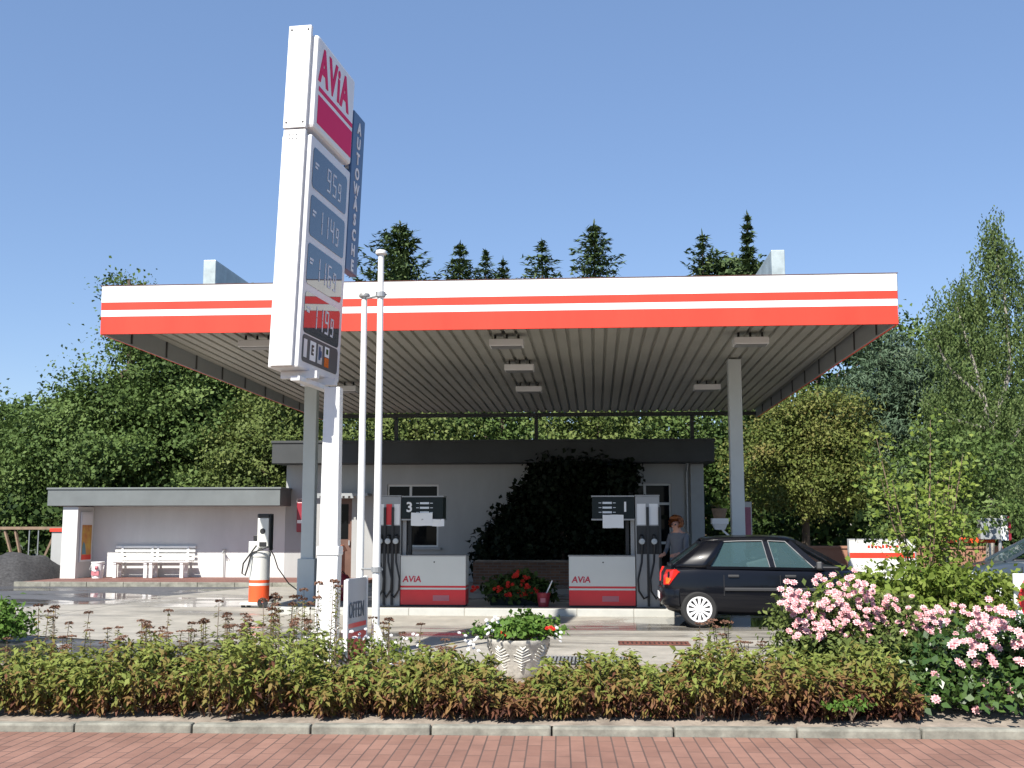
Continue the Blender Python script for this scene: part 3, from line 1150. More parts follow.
def seven(b, ch, u, h, wd, ht, d, t=.03):
    sg = SEG[ch]
    def bar(u0, h0, u1, h1):
        sgbox(b, (d, u0, h0), (d + .003, u1, h1))
    hh = ht / 2
    g = .006
    if 'a' in sg: bar(u + g, h + ht - t, u + wd - g, h + ht)
    if 'g' in sg: bar(u + g, h + hh - t / 2, u + wd - g, h + hh + t / 2)
    if 'd' in sg: bar(u + g, h, u + wd - g, h + t)
    if 'f' in sg: bar(u, h + hh + g, u + t, h + ht - g)
    if 'e' in sg: bar(u, h + g, u + t, h + hh - g)
    if 'b' in sg: bar(u + wd - t, h + hh + g, u + wd, h + ht - g)
    if 'c' in sg: bar(u + wd - t, h + g, u + wd, h + hh - g)


tops = [2.98, 2.33, 1.68, 1.03]
for top, val in zip(tops, ('959', '1149', '1169', '1199')):
    pn = rounded(.12, top - .55, SD - .14, top, .07, -.01, .006).obj('price_window', 'price_glass', pyl)
    u = 1.30
    for i, ch in enumerate(reversed(val)):
        small = .8 if i == 0 else 1
        b = MB()
        seven(b, ch, u - .14, top - .44, .15 * small, .32 * small, .007, .028)
        b.obj('digit', 'digit', pn)
        u -= .235
    b = MB()
    sgbox(b, (.007, .2, top - .22), (.010, .34, top - .19))
    sgbox(b, (.007, .2, top - .27), (.010, .30, top - .24))
    b.obj('grade_name', 'digit', pn)
pn = rounded(.12, .10, SD - .14, .46, .06, -.01, .006).obj('pictogram_window', 'roof_grey', pyl)
for u, wd, mm, z0, z1 in ((.16, .12, 'sign_shell', .16, .40), (.40, .22, 'paper', .15, .41), (.70, .18, 'petal_white', .15, .41), (.98, .18, 'paper', .28, .42), (.98, .18, 'tail_orange', .14, .27)):
    b = MB()
    sgbox(b, (.007, u, z0), (.011, u + wd, z1))
    b.obj('pictogram', mm, pn)
sign_text('letter', 'E', .18, 'black', .44, .23, d=.013, parent=pn, bold=.006)
b = MB()
sgbox(b, (.012, .73, .20), (.015, .80, .38))
sgbox(b, (.012, .81, .24), (.015, .85, .33))
b.obj('pictogram_mark', 'sign_blue', pn)
b = MB()
sgbox(b, (.012, 1.03, .32), (.015, 1.11, .39))
b.obj('pictogram_mark', 'lf_geranium', pn)
# car wash board
b = MB()
sgbox(b, (-.12, SD + .02, 1.68), (.0, SD + .56, 4.08))
wb = b.obj('car_wash_board', 'sign_blue', pyl, bevel=.01)
b = MB()
b.bar(sp(-.06, SD - .02, 3.2), sp(-.06, SD + .1, 3.2), .05, .05)
b.bar(sp(-.06, SD - .02, 2.0), sp(-.06, SD + .1, 2.0), .05, .05)
b.obj('board_arm', 'galv', pyl)
for k, ch in enumerate('AUTOWÄSCHE'):
    sign_text('lettering', ch, .235, 'paper', SD + .29, 3.80 - k * .232, d=.004, parent=wb, bold=.008, align='CENTER')

# ================================================================== FLAGPOLES + OFFEN BOARD
for (x, y, top, lab) in ((-2.575, 13.1, 4.88, 'taller bare white flagpole beside the open sign'), (-2.825, 13.35, 4.40, 'shorter bare white flagpole with flat cap beside the price pylon')):
    t = thing('flagpole', lab, 'flagpole', (x, y, 0), 0, 'white flagpoles')
    b = MB()
    b.tube([(0, 0, -.1), (.003, 0, top * .5), (0, 0, top)], [.047, .043, .036], 14)
    b.obj('pole', 'white', t, smooth=True)
    b = MB()
    b.lathe([(0, 0), (.065, 0), (.07, .02), (.06, .045), (0, .055)], (0, 0, top + .001), seg=14)
    b.obj('cap', 'pump_frame' if top < 4.6 else 'white', t, smooth=True)
    if top > 4.6:
        for z in (1.08, 4.38):
            b = MB()
            b.tube([(.07, 0, z), (-.26, .25, z)], .013, 8)
            b.tube([(0, 0, z - .03), (0, 0, z + .03)], .062, 12)
            b.obj('clamp', 'galv', t)
        b = MB()
        b.tube([(.02, -.03, .42), (.26, -.3, -.02)], .03, 8)
        b.obj('strut', 'white', t)
t = thing('open_sign', 'upright white board reading OFFEN with a red foot at the flagpoles', 'sign board', (-2.80, 12.6, 0), R(-8.7))
t.scale = (1, .66, 1.03)
b = MB()
b.box((-.05, 0, -.05), (.0, .06, .95))
b.obj('frame', 'white', t, bevel=.006)
b = MB()
b.box((-.05, .94, -.05), (.0, 1.0, .97))
b.obj('frame', 'white', t, bevel=.006)
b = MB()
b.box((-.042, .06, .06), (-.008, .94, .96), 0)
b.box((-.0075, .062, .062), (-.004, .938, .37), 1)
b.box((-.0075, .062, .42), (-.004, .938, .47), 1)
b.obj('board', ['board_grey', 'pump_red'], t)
text('lettering', 'OFFEN', .25, 'letter_grey', t, (-.002, .09, .53), RIGHT, .002, .001, 1.12, xs=.90)

# ================================================================== AIR PUMP
t = thing('air_pump', 'white and orange round tyre air pump with hoses on a small trolley', 'air pump', (-6.62, 21.8, 0), 0)
b = MB()
b.lathe([(0, .1), (.2, .1), (.2, .42)], seg=28, m=1)
b.lathe([(.2, .42), (.2, .47)], seg=28, m=0)
b.lathe([(.2, .47), (.2, .53)], seg=28, m=1)
b.lathe([(.2, .53), (.2, .98), (.215, .985), (.215, 1.05), (.19, 1.09), (0, 1.1)], seg=28, m=0)
b.obj('column', ['pump_white', 'orange'], t, smooth=True)
b = MB()
b.box((-.03, -.13, 1.15), (.20, .1, 1.74))
b.obj('gauge_housing', 'pump_white', t, bevel=.02)
b = MB()
b.box((-.035, -.135, 1.742), (.205, .1, 1.82))
b.box((.202, -.12, 1.1), (.235, .09, 1.82))
b.obj('cap', 'black', t, bevel=.015)
b = MB()
b.tube([(.08, -.131, 1.48), (.08, -.137, 1.48)], .055, 16)
b.obj('gauge', 'black', t)
b = MB()
b.box((-.2, -.12, 1.0), (.01, .1, 1.28))
b.obj('hose_box', 'pump_white', t, bevel=.015)
b = MB()
b.box((-.12, -.08, 1.282), (-.03, .04, 1.4))
b.box((.02, -.15, 1.18), (.16, -.131, 1.27))
b.obj('nozzle_holder', 'black', t, bevel=.01)
b = MB()
b.tube([(-.02, -.18, 1.2), (-.1, -.22, 1.08), (-.16, -.24, .8), (-.22, -.22, .62), (-.29, -.2, .66), (-.27, -.2, .85), (-.12, -.22, 1.05), (.1, -.24, 1.12), (.22, -.2, 1.18)], .016, 8)
b.obj('hose', 'black', t, smooth=True)
b = MB()
b.tube([(.2, -.05, 1.15), (.28, 0, 1.0), (.34, .1, .75), (.55, .15, .45), (.85, .2, .22), (1.05, .25, .14)], .012, 8)
b.obj('supply_line', 'black', t, smooth=True)
b = MB()
b.box((-.3, -.26, .045), (.28, .24, .1))
b.obj('trolley_base', 'pump_white', t, bevel=.015)
for xx in (.16,):
    for yy in (-.28, .27):
        b = MB()
        b.lathe([(.03, -.02), (.1, -.02), (.1, .02), (.03, .02)], (xx, yy, .1), axis='y', seg=18)
        b.obj('wheel', 'black', t, smooth=True)
b = MB()
b.tube([(.24, 0, .12), (.4, .0, .2), (.42, 0, .12)], .035, 8)
b.obj('tow_handle', 'black', t, smooth=True)
for yy in (-.2, .14):
    b = MB()
    b.box((-.29, yy, 0), (-.22, yy + .06, .044))
    b.obj('foot', 'black', t)

# ================================================================== FUEL PUMPS


def fuel_pump(x, y, flip, number, nozzles, label, tags):
    """local x runs from the cabinet's outer end to the nozzle column; flip mirrors it"""
    t = thing('fuel_pump', label, 'fuel pump', (x, y, .125), 0, 'fuel pumps on the island')
    s = -1 if flip else 1

    def bx(b, a, c, m=0):
        xa, xb = sorted((a[0] * s, c[0] * s))
        return b.box((xa, a[1], a[2]), (xb, c[1], c[2]), m)
    # cabinet
    b = MB()
    bx(b, (-.60, -.25, .03), (.60, .25, .30), 1)
    bx(b, (-.60, -.25, .302), (.60, .25, .335), 0)
    bx(b, (-.60, -.25, .337), (.60, .25, .37), 1)
    bx(b, (-.60, -.25, .372), (.60, .25, .905), 0)
    cab = b.obj('cabinet', ['pump_white', 'pump_red'], t)
    b = MB()
    bx(b, (-.615, -.262, .907), (.605, .262, .925))
    b.obj('cabinet_top', 'pump_frame', t)
    b = MB()
    bx(b, (-.58, -.23, 0), (.58, .23, .028))
    b.obj('plinth', 'black', t)
    xl = -.55 if not flip else -.56
    text('lettering', 'AViA', .155, 'logo_red', cab, (xl, -.252, .44), FRONT, .002, .004, 1.0, shear=.12)
    b = MB()
    xm = .15
    b.box((xm - .15, -.254, .1), (xm + .15, -.2515, .2))
    b.obj('plate', 'petal_pink', cab)
    b = MB()
    b.tube([(0.02, -.2515, .8), (.02, -.256, .8)], .014, 10)
    b.obj('lock', 'black', cab)
    # support post and display head
    b = MB()
    bx(b, (.53, -.1, .926), (.60, .1, 1.585))
    bx(b, (.44, -.06, .926), (.50, .06, 1.585), 1)
    b.obj('support', ['pump_frame', 'black'], t)
    b = MB()
    bx(b, (-.17, -.22, 1.59), (.602, .22, 1.985), 0)
    hd = b.obj('display_head', 'pump_dark', t, bevel=.008)
    b = MB()
    bx(b, (-.185, -.235, 1.987), (.602, .235, 2.01))
    b.obj('head_trim', 'pump_frame', t)
    b = MB()
    bx(b, (-.185, -.235, 1.56), (.602, .235, 1.588))
    b.obj('head_trim', 'pump_frame', t)
    nx = .43 * s - .05 if not flip else -.46
    text('number', number, .25, 'paper', hd, ((-.52 if flip else .37), -.222, 1.72), FRONT, .002, .006)
    b = MB()
    for k in range(3):
        z = 1.87 - k * .085
        x0 = (-.33 if flip else -.05)
        b.box((x0, -.224, z), (x0 + .05, -.2205, z + .012))
        b.box((x0 + .07, -.224, z - .012), (x0 + .24, -.2205, z + .024))
        b.box((x0 + .26, -.224, z), (x0 + .31, -.2205, z + .012))
    b.obj('readout', 'digit', hd)
    # taped notices
    b = MB()
    if not flip:
        nts = [((.02, 1.66), (.40, 1.42), 3)]
    else:
        nts = [((-.42, 1.70), (-.02, 1.46), 2), ((-.02, 1.58), (.20, 1.45), 1)]
    for (xa, za), (xb, zb), k in nts:
        b = MB()
        N_ = 6
        for i in range(N_ + 1):
            for j in range(3):
                xx = xa + (xb - xa) * i / N_
                zz = za + (zb - za) * j / 2 + .003 * math.sin(i * 1.3 + k)
                b.v.append((xx, -.245 - .012 * math.sin(i * 1.1 + j), zz))
        for i in range(N_):
            for j in range(2):
                a = i * 3 + j
                b.f.append((a, a + 1, a + 4, a + 3))
                b.m.append(0)
        b.obj('paper_notice', 'paper', hd, smooth=True)
    # nozzle column
    cw = .44
    c0 = .615
    b = MB()
    bx(b, (c0, -.22, 0), (c0 + cw, .22, 2.0))
    cl = b.obj('nozzle_column', 'pump_frame', t, bevel=.008)
    b = MB()
    bx(b, (c0 - .005, -.24, 2.002), (c0 + cw + .005, .235, 2.02))
    b.obj('column_top', 'pump_frame', t)
    wn = cw / nozzles
    for k in range(nozzles):
        xc = (c0 + wn * (k + .5)) * s
        b = MB()
        b.box((xc - wn * .36, -.226, 1.48), (xc + wn * .36, -.221, 1.86))
        b.obj('grade_label', tags[k], cl)
        b = MB()
        b.box((xc - wn * .42, -.224, .95), (xc + wn * .42, -.2212, 1.46))
        b.obj('nozzle_recess', 'black', cl)
        b = MB()
        e = xc + wn * .5 * s * (1 if k < nozzles else 0)
        b.box((e - .022, -.262, .02), (e + .022, -.222, 1.80))
        b.obj('hose_rail', 'black', cl)
        b = MB()
        b.tube([(xc, -.225, 1.28), (xc, -.30, 1.26), (xc + .01, -.31, 1.12), (xc, -.28, .95)], [.03, .035, .028, .02], 8)
        b.lathe([(0, -.03), (.05, -.028), (.058, 0), (.05, .012), (0, .014)], (xc, -.32, 1.18), axis='y', seg=14, m=1)
        b.obj('nozzle', ['black', 'galv'], cl, smooth=True)
        b = MB()
        b.tube([(xc, -.28, .96), (xc - .01 * s, -.30, .8), (xc - .08 * s, -.33, .5), (xc - .07 * s, -.33, .3), (xc + .02 * s, -.30, .16), (e, -.27, .2 + .05 * k)], .018, 8)
        b.obj('hose', 'black', cl, smooth=True)
    return t


fuel_pump(-2.97, 20.72, True, '3', 3, 'fuel pump number 3 with its nozzle column on the left', ['paper', 'pump_red', 'paper'])
fuel_pump(.12, 20.72, False, '1', 2, 'fuel pump number 1 beside the black car, nozzles on the right', ['paper', 'paper'])


# ================================================================== PLANTED POTS
def blossom_mesh(name, m, n, size, spread, petals=9):
    """a few open flowers, each of overlapping petals"""
    P, D, N, T = [], [], [], []
    for i in range(n):
        c = np.array([rnd.gauss(0, spread), rnd.gauss(0, spread), rnd.gauss(0, spread * .8)])
        for ring, (rr, tilt, np_) in enumerate(((.32, .35, petals), (.16, 1.0, max(4, petals // 2)))):
            for k in range(np_):
                a = 2 * math.pi * k / np_ + ring
                dirv = np.array([math.cos(a), math.sin(a) * .9, tilt - .1])
                # flowers look up and towards the street
                rot = np.array([[1, 0, 0], [0, .6, -.8], [0, .8, .6]])
                dirv = rot @ dirv
                P.append(c + dirv * size * rr)
                D.append(dirv)
                N.append(rot @ np.array([-math.cos(a) * .4, -math.sin(a) * .4, 1]))
                T.append(rnd.uniform(.2, 1) if ring == 0 else rnd.uniform(0, .6))
    return np.array(P), np.array(D), np.array(N), np.array(T), size


def blossom(name, m, parent, loc, n=5, size=.075, spread=.06, proto={}):
    key = (m, n, size, spread, rnd.randrange(3))
    if key in proto:
        o = proto[key].copy()
        COL.objects.link(o)
        o.parent = parent
        o.location = loc
    else:
        P, D, N, T, s = blossom_mesh(name, m, n, size, spread)
        o = leaf_obj(name, P, D, N, s * .62, s * .5, T, m, parent, fold=.15, loc=loc)
        proto[key] = o
    o.rotation_euler = (rnd.uniform(-.2, .2), rnd.uniform(-.3, .3), rnd.uniform(-.6, .6))
    return o


def bush(name, label, base, blobs, m, n_clump, per, leaf, spread, cat, wide=.6, stems=None, group=None, inner=.25, up=.5):
    t = thing(name, label, cat, (base[0], base[1], base[2] if len(base) > 2 else 0), 0, group)
    bz = base[2] if len(base) > 2 else 0
    B = [(b[0] - base[0], b[1] - base[1], b[2] - bz, b[3], b[4], b[5]) for b in blobs]
    P, O, T = clumps(B, n_clump, per, spread, inner)
    D, N = leaf_dirs(O, up)
    L = leaf * rng.uniform(.55, 1.55, len(P))
    leaf_obj('foliage', P, D, N, L, L * wide, T, m, t)
    b = MB()
    for q in B:
        for k in range(3):
            e = Vector((q[0] + rnd.uniform(-.6, .6) * q[3], q[1] + rnd.uniform(-.5, .5) * q[4], q[2] + rnd.uniform(.2, .7) * q[5]))
            s = Vector((rnd.uniform(-.002, .002), rnd.uniform(-.002, .002), 0))
            b.tube([s, s.lerp(e, .5) + Vector((0, 0, .05)), e], [.012 * min(1, q[3] / .3), .008 * min(1, q[3] / .3), .004 * min(1, q[3] / .3)], 5)
    b.obj('stems', stems or 'bark_thin', t)
    return t


# stone bowl with geraniums
t = thing('stone_planter', 'pale stone flower bowl with leaf relief behind the hedge', 'planter', (-.82, 12.0, 0))
b = MB()
b.lathe([(0, 0), (.17, 0), (.19, .02), (.20, .06), (.27, .2), (.32, .36), (.335, .38), (.335, .41), (.30, .41), (.28, .36), (0, .35)], seg=32)
b.obj('bowl', 'stone', t, smooth=True)
b = MB()
for k in range(8):
    a = 2 * math.pi * k / 8 + .2
    for j in range(9):
        zz = .1 + .028 * j
        rr = .2 + (zz - .06) * .47
        wd = .075 * math.sin(math.pi * (j + 1) / 10.5) * (1 + .25 * (j % 2))
        ca, sa = math.cos(a), math.sin(a)
        for sd in (-1, 1):
            p0 = Vector((rr * ca * 1.01, rr * sa * 1.01, zz))
            tx = Vector((-sa, ca, 0)) * sd
            p1 = p0 + tx * wd + Vector((0, 0, .03))
            b.tube([p0, p1], [.013, .006], 5)
b.obj('leaf_relief', 'stone_light', t)
gb = bush('geranium', 'bright green geranium with white and red flowers in the stone bowl', (-.82, 12.0, .36), [(-.98, 12, .44, .3, .28, .14), (-.68, 12.02, .46, .33, .28, .17), (-.46, 12, .38, .2, .22, .13), (-.82, 11.9, .47, .3, .25, .14), (-1.2, 11.95, .36, .18, .2, .12)], 'lf_geranium', 420, 13, .052, .05, 'flowering plant', .8)
g = Vector((-.82, 12.0, .36))
for px_, py_ in ((488, 624), (500, 622), (487, 632), (496, 634), (470, 642), (476, 638), (463, 636), (468, 646), (476, 648), (494, 618), (559, 632), (558, 638)):
    blossom('blossom', 'petal_white', gb, at(px_, py_, 11.78) - g, 3, .036, .028)
for px_, py_ in ((505, 633), (507, 635), (551, 629)):
    blossom('blossom', 'petal_red', gb, at(px_, py_, 11.72) - g, 3, .045, .024)

# red geraniums between the pumps
t = bush('geranium', 'dark leafed geranium with red flowers between the two pumps', (-1.5, 21.0, .12), [(-1.75, 21, .4, .32, .25, .25), (-1.35, 21, .42, .35, .25, .28), (-1.05, 21, .35, .25, .2, .22)], 'lf_dark', 260, 10, .09, .07, 'flowering plant', .8)
g = Vector((-1.5, 21.0, .12))
for px_, py_ in ((517, 575), (525, 580), (509, 586), (524, 587), (508, 596), (521, 594), (474, 590), (534, 592), (516, 577), (497, 590)):
    blossom('blossom', 'petal_red', t, at(px_, py_, 20.72) - g, 5, .07, .04)
t2 = thing('flower_trough', 'low dark trough holding the red geraniums between the pumps', 'planter', (-1.45, 21.0, .122))
b = MB()
b.add([(-.5, -.14, 0), (.5, -.14, 0), (.5, .14, 0), (-.5, .14, 0), (-.55, -.18, .2), (.55, -.18, .2), (.55, .18, .2), (-.55, .18, .2)],
      [(0, 3, 2, 1), (4, 5, 6, 7), (0, 1, 5, 4), (1, 2, 6, 5), (2, 3, 7, 6), (3, 0, 4, 7)])
b.obj('trough', 'pump_dark', t2, bevel=.01)
b = MB()
b.box((-.56, -.19, .2), (.56, .19, .215))
b.obj('rim', 'black', t2)

t = thing('wash_bucket', 'small red bucket with a squeegee stick on the pump island', 'bucket', (-.95, 20.6, .122))
b = MB()
b.lathe([(0, 0), (.09, 0), (.125, .24), (.13, .25), (.12, .25), (.1, .05), (0, .05)], seg=18)
b.obj('body', 'ext_red', t, smooth=True)
b = MB()
b.tube([(-.02, 0, .08), (.16, 0, .47)], .012, 6)
b.obj('squeegee', 'paper', t)
b = MB()
b.box((-.05, -.128, .08), (.04, -.105, .16))
b.obj('sticker', 'petal_pink', t)


# ================================================================== CAR
def wheel(parent, x, y, side):
    r = .287
    b = MB()
    b.lathe([(.19, .0), (.215, -.012), (.255, -.012), (.28, .01), (r, .035), (r, .135), (.28, .16), (.24, .17), (.19, .165)], seg=40, axis='y')
    o = MB()
    o.v, o.f, o.m = b.v, b.f, b.m
    w = o.obj('wheel', 'tyre', parent, smooth=True)
    b = MB()
    b.lathe([(0, .03), (.195, .03)], seg=40, axis='y', m=1)
    b.lathe([(.168, .0), (.18, -.014), (.197, -.012), (.20, .01), (.195, .03)], seg=40, axis='y')
    b.lathe([(0, -.018), (.04, -.016), (.058, 0), (.06, .03)], seg=24, axis='y')
    for k in range(12):
        a = 2 * math.pi * k / 12
        c, s = math.cos(a), math.sin(a)
        w0, w1 = .012, .026
        vs = []
        for rr, ww in ((.05, w0), (.182, w1)):
            for sd in (-1, 1):
                for yy in (-.006 if rr < .1 else -.01, .028):
                    vs.append((rr * c - sd * ww * s, yy, rr * s + sd * ww * c))
        b.add(vs, [(0, 1, 3, 2), (4, 6, 7, 5), (0, 4, 5, 1), (2, 3, 7, 6), (0, 2, 6, 4), (1, 5, 7, 3)])
    b.obj('hubcap', ['rim', 'car_trim'], w, smooth=False)
    w.location = (x, y, r)
    if side > 0:
        w.rotation_euler = (0, 0, math.pi)
    return w


def hatchback(name, label, loc, rz, paint):
    t = thing(name, label, 'car', loc, rz)
    # lower body: stations along x (front is +x): x, z of the waist, half width, z of the sill
    rx = lambda x: -1.26 + (x + 1.26) * .84 if x < -1.26 else x
    S = [(-1.90, .66, .50, .42), (-1.885, .80, .62, .32), (-1.82, .90, .73, .26), (-1.65, .925, .79, .22), (-1.2, .93, .815, .20), (-.5, .92, .82, .19), (.3, .905, .82, .19), (.85, .90, .815, .19), (1.1, .885, .805, .20), (1.45, .82, .785, .21), (1.75, .73, .735, .23), (1.9, .64, .64, .28), (1.95, .54, .52, .36)]
    S = [(rx(q[0]),) + q[1:] for q in S]
    b = MB()
    half = None
    for (x, zt, hw, zb) in S:
        m_ = (zt + zb) / 2
        q = [(0, zb), (hw * .8, zb), (hw * .95, zb + .06), (hw, zb + .16), (hw * 1.002, m_), (hw * .992, zt - .10), (hw * .965, zt - .03), (hw * .90, zt), (hw * .55, zt + .018), (0, zt + .025)]
        half = len(q)
        ring = [(x, -y, z) for y, z in q] + [(x, y, z) for y, z in q[-2:0:-1]]
        b.v += ring
    n = 2 * half - 2
    for i in range(len(S) - 1):
        for k in range(n):
            k2 = (k + 1) % n
            b.f.append((i * n + k, (i + 1) * n + k, (i + 1) * n + k2, i * n + k2))
            b.m.append(0)
    b.f.append(tuple(range(n)))
    b.m.append(0)
    b.f.append(tuple((len(S) - 1) * n + k for k in range(n))[::-1])
    b.m.append(0)
    body = b.obj('body', paint, t, smooth=True)
    # wheel arches
    cut = MB()
    for x in (-1.26, 1.19):
        for sd in (-1, 1):
            seg = 32
            c = MB()
            ya, yb = (-1.0, -.56) if sd < 0 else (.56, 1.0)
            vs = [(x + .335 * math.cos(2 * math.pi * k / seg), ya, .285 + .335 * math.sin(2 * math.pi * k / seg)) for k in range(seg)]
            vs += [(v[0], yb, v[2]) for v in vs]
            fs = [tuple(range(seg)), tuple(range(2 * seg - 1, seg - 1, -1))] + [(k, seg + k, seg + (k + 1) % seg, (k + 1) % seg) for k in range(seg)]
            cut.add(vs, fs)
    co = cut.obj('arch_cutter', 'car_trim')
    mod = body.modifiers.new('arch', 'BOOLEAN')
    mod.operation = 'DIFFERENCE'
    mod.object = co
    mod.solver = 'EXACT'
    dg = bpy.context.evaluated_depsgraph_get()
    me = bpy.data.meshes.new_from_object(body.evaluated_get(dg))
    body.modifiers.clear()
    body.data = me
    bpy.data.objects.remove(co)
    try:
        me.set_sharp_from_angle(angle=R(32))
    except Exception:
        pass
    # greenhouse: waist ring and roof ring of matching points (right side, y < 0)
    wz = .925
    base = [(-1.67, -.62, .93), (-1.14, -.765, wz), (-.70, -.775, wz - .003), (-.10, -.785, wz - .01), (.62, -.775, wz - .02), (1.10, -.62, .90)]
    top = [(-1.13, -.50, 1.34), (-.92, -.55, 1.358), (-.62, -.565, 1.372), (-.20, -.57, 1.378), (.16, -.555, 1.365), (.30, -.47, 1.345)]

    def P(i, h, sd):
        a, c = Vector(base[i]), Vector(top[i])
        p = a.lerp(c, h)
        bow = .022 * math.sin(math.pi * h)
        p.y -= bow
        if sd > 0:
            p.y = -p.y
        return p
    # roof skin
    b = MB()
    rows = [[(p[0], p[1] * k / 1.0, p[2] + .05 * (1 - k * k)) for k in (1, .66, .33, 0, -.33, -.66, -1)] for p in top]
    rows = [[(-1.17, y * .96, z - .02) for (x, y, z) in rows[0]]] + rows
    for r_ in rows:
        b.v += r_
    for i in range(len(rows) - 1):
        for k in range(6):
            a = i * 7 + k
            b.f.append((a, a + 7, a + 8, a + 1))
            b.m.append(0)
    o = b.obj('roof', paint, t, smooth=True)
    sol = o.modifiers.new('skin', 'SOLIDIFY')
    sol.thickness = .03
    sol.offset = 0
    # pillars
    b = MB()
    for sd in (-1, 1):
        def strip(i, w0, w1, off=0.0):
            pts = [P(i, h, sd) for h in (0, .35, .7, 1.0)]
            for p, q in zip(pts[:-1], pts[1:]):
                pass
            vs = []
            for j, p in enumerate(pts):
                wd = w0 + (w1 - w0) * j / 3
                vs += [p + Vector((-wd, 0, 0)), p + Vector((wd, 0, 0)), p + Vector((wd, .05 * -sd * 1, 0)), p + Vector((-wd, .05 * -sd, 0))]
            fs = []
            for j in range(3):
                for k in range(4):
                    k2 = (k + 1) % 4
                    fs.append((j * 4 + k, j * 4 + k2, (j + 1) * 4 + k2, (j + 1) * 4 + k))
            b.add(vs, fs)
        strip(3, .045, .035)
        strip(4, .075, .045)
        # rear quarter between the hatch and the rear door glass
        q = [P(0, 0, sd), P(0, .5, sd), P(0, 1, sd), P(1, 1, sd) + Vector((.12, 0, 0)), P(1, .5, sd) + Vector((.06, 0, 0)), P(1, 0, sd) + Vector((.04, 0, 0))]
        inn = [p + Vector((0, -.05 * sd, 0)) for p in q]
        # windscreen pillar and header strips
        b.bar(P(5, 0, sd), P(5, 1, sd), .06, .05)
        b.bar(P(0, 0, sd), P(0, 1, sd), .05, .04)
        for i in range(1, 5):
            b.bar(P(i, .97, sd), P(i + 1, .97, sd), .03, .05)
            b.bar(P(i, .02, sd), P(i + 1, .02, sd), .03, .04)
    b.bar(P(0, .93, -1), P(0, .93, 1), .06, .05)
    b.bar(P(0, .04, -1), P(0, .04, 1), .06, .06)
    b.obj('pillars', paint, t, smooth=False)
    for sd in (-1, 1):
        b = MB()
        hs = [k / 8 for k in range(9)]
        for h in hs:
            a, c = P(0, h, sd), P(1, h, sd) + Vector((.05 + .05 * h, 0, 0))
            for f in (0, .25, .5, .75, 1):
                p = a.lerp(c, f)
                p.y += -sd * -1 * (.035 * math.sin(math.pi * h) + .02 * math.sin(math.pi * f) + .03 * h * h - .03 * h)
                b.v.append(tuple(p))
        for i in range(8):
            for k in range(4):
                a = i * 5 + k
                b.f.append((a, a + 1, a + 6, a + 5))
                b.m.append(0)
        o = b.obj('quarter_panel', paint, t, smooth=True)
        sol = o.modifiers.new('skin', 'SOLIDIFY')
        sol.thickness = .03
        sol.offset = 0
    # side glass

    def pane(nm, i, j, sd, ia, ja):
        pts = []
        for h in (.05, .35, .65, .95):
            a, c = P(i, h, sd), P(j, h, sd)
            pts += [a.lerp(c, ia) + Vector((0, .012 * -sd, 0)), a.lerp(c, ja) + Vector((0, .012 * -sd, 0))]
        b = MB()
        b.add(pts, [(2 * k, 2 * k + 1, 2 * k + 3, 2 * k + 2) for k in range(3)])
        return b.obj(nm, 'car_glass', t, smooth=True)
    for sd in (-1, 1):
        # rear door glass spans points 1..3 (two quads), front door glass 3..4
        pts = []
        for h in (.05, .35, .65, .95):
            for i, dx in ((1, .03), (2, 0), (3, -.03)):
                pts.append(P(i, h, sd) + Vector((dx, .012 * -sd, 0)))
        b = MB()
        b.add(pts, [(3 * k + q, 3 * k + q + 1, 3 * k + q + 4, 3 * k + q + 3) for k in range(3) for q in range(2)])
        b.obj('rear_door_window', 'car_glass', t, smooth=True)
        pane('front_door_window', 3, 4, sd, .05, .93)
        # bright rubber frame line under the windows
        b = MB()
        b.bar(P(1, .035, sd) + Vector((.03, .012 * sd, 0)), P(2, .035, sd) + Vector((0, .012 * sd, 0)), .008, .014)
        b.bar(P(2, .035, sd) + Vector((0, .012 * sd, 0)), P(3, .035, sd) + Vector((-.04, .012 * sd, 0)), .008, .014)
        b.bar(P(3, .035, sd) + Vector((.04, .012 * sd, 0)), P(4, .035, sd) + Vector((-.05, .012 * sd, 0)), .008, .014)
        for i, dx in ((1, .035), (3, -.045), (3, .045), (4, -.06)):
            b.bar(P(i, .05, sd) + Vector((dx, .010 * sd, 0)), P(i, .95, sd) + Vector((dx, .010 * sd, 0)), .008, .012)
        for i, j, d0, d1 in ((1, 2, .035, 0), (2, 3, 0, -.045), (3, 4, .045, -.06)):
            b.bar(P(i, .95, sd) + Vector((d0, .010 * sd, 0)), P(j, .95, sd) + Vector((d1, .010 * sd, 0)), .008, .012)
        b.obj('window_trim', 'pump_frame', t)
    b = MB()
    b.add([P(5, .03, -1), P(5, .03, 1), P(5, .96, 1), P(5, .96, -1)], [(0, 1, 2, 3)])
    b.obj('windscreen', 'car_glass', t)
    b = MB()
    b.add([P(0, .06, -1), P(0, .06, 1), P(0, .92, 1), P(0, .92, -1)], [(0, 3, 2, 1)])
    b.obj('rear_window', 'car_glass', t)
    # interior
    for sd in (-1, 1):
        for xx in (-.1, -.95):
            b = MB()
            b.bar((xx, .34 * sd, .45), (xx - .16, .34 * sd, 1.05), .44, .12)
            b.bar((xx - .16, .34 * sd, 1.08), (xx - .2, .34 * sd, 1.22), .24, .09)
            b.obj('seat', 'seat', t, bevel=.03)
    b = MB()
    b.box((.62, -.66, .85), (.95, .66, .95))
    b.obj('dashboard', 'car_trim', t, bevel=.03)
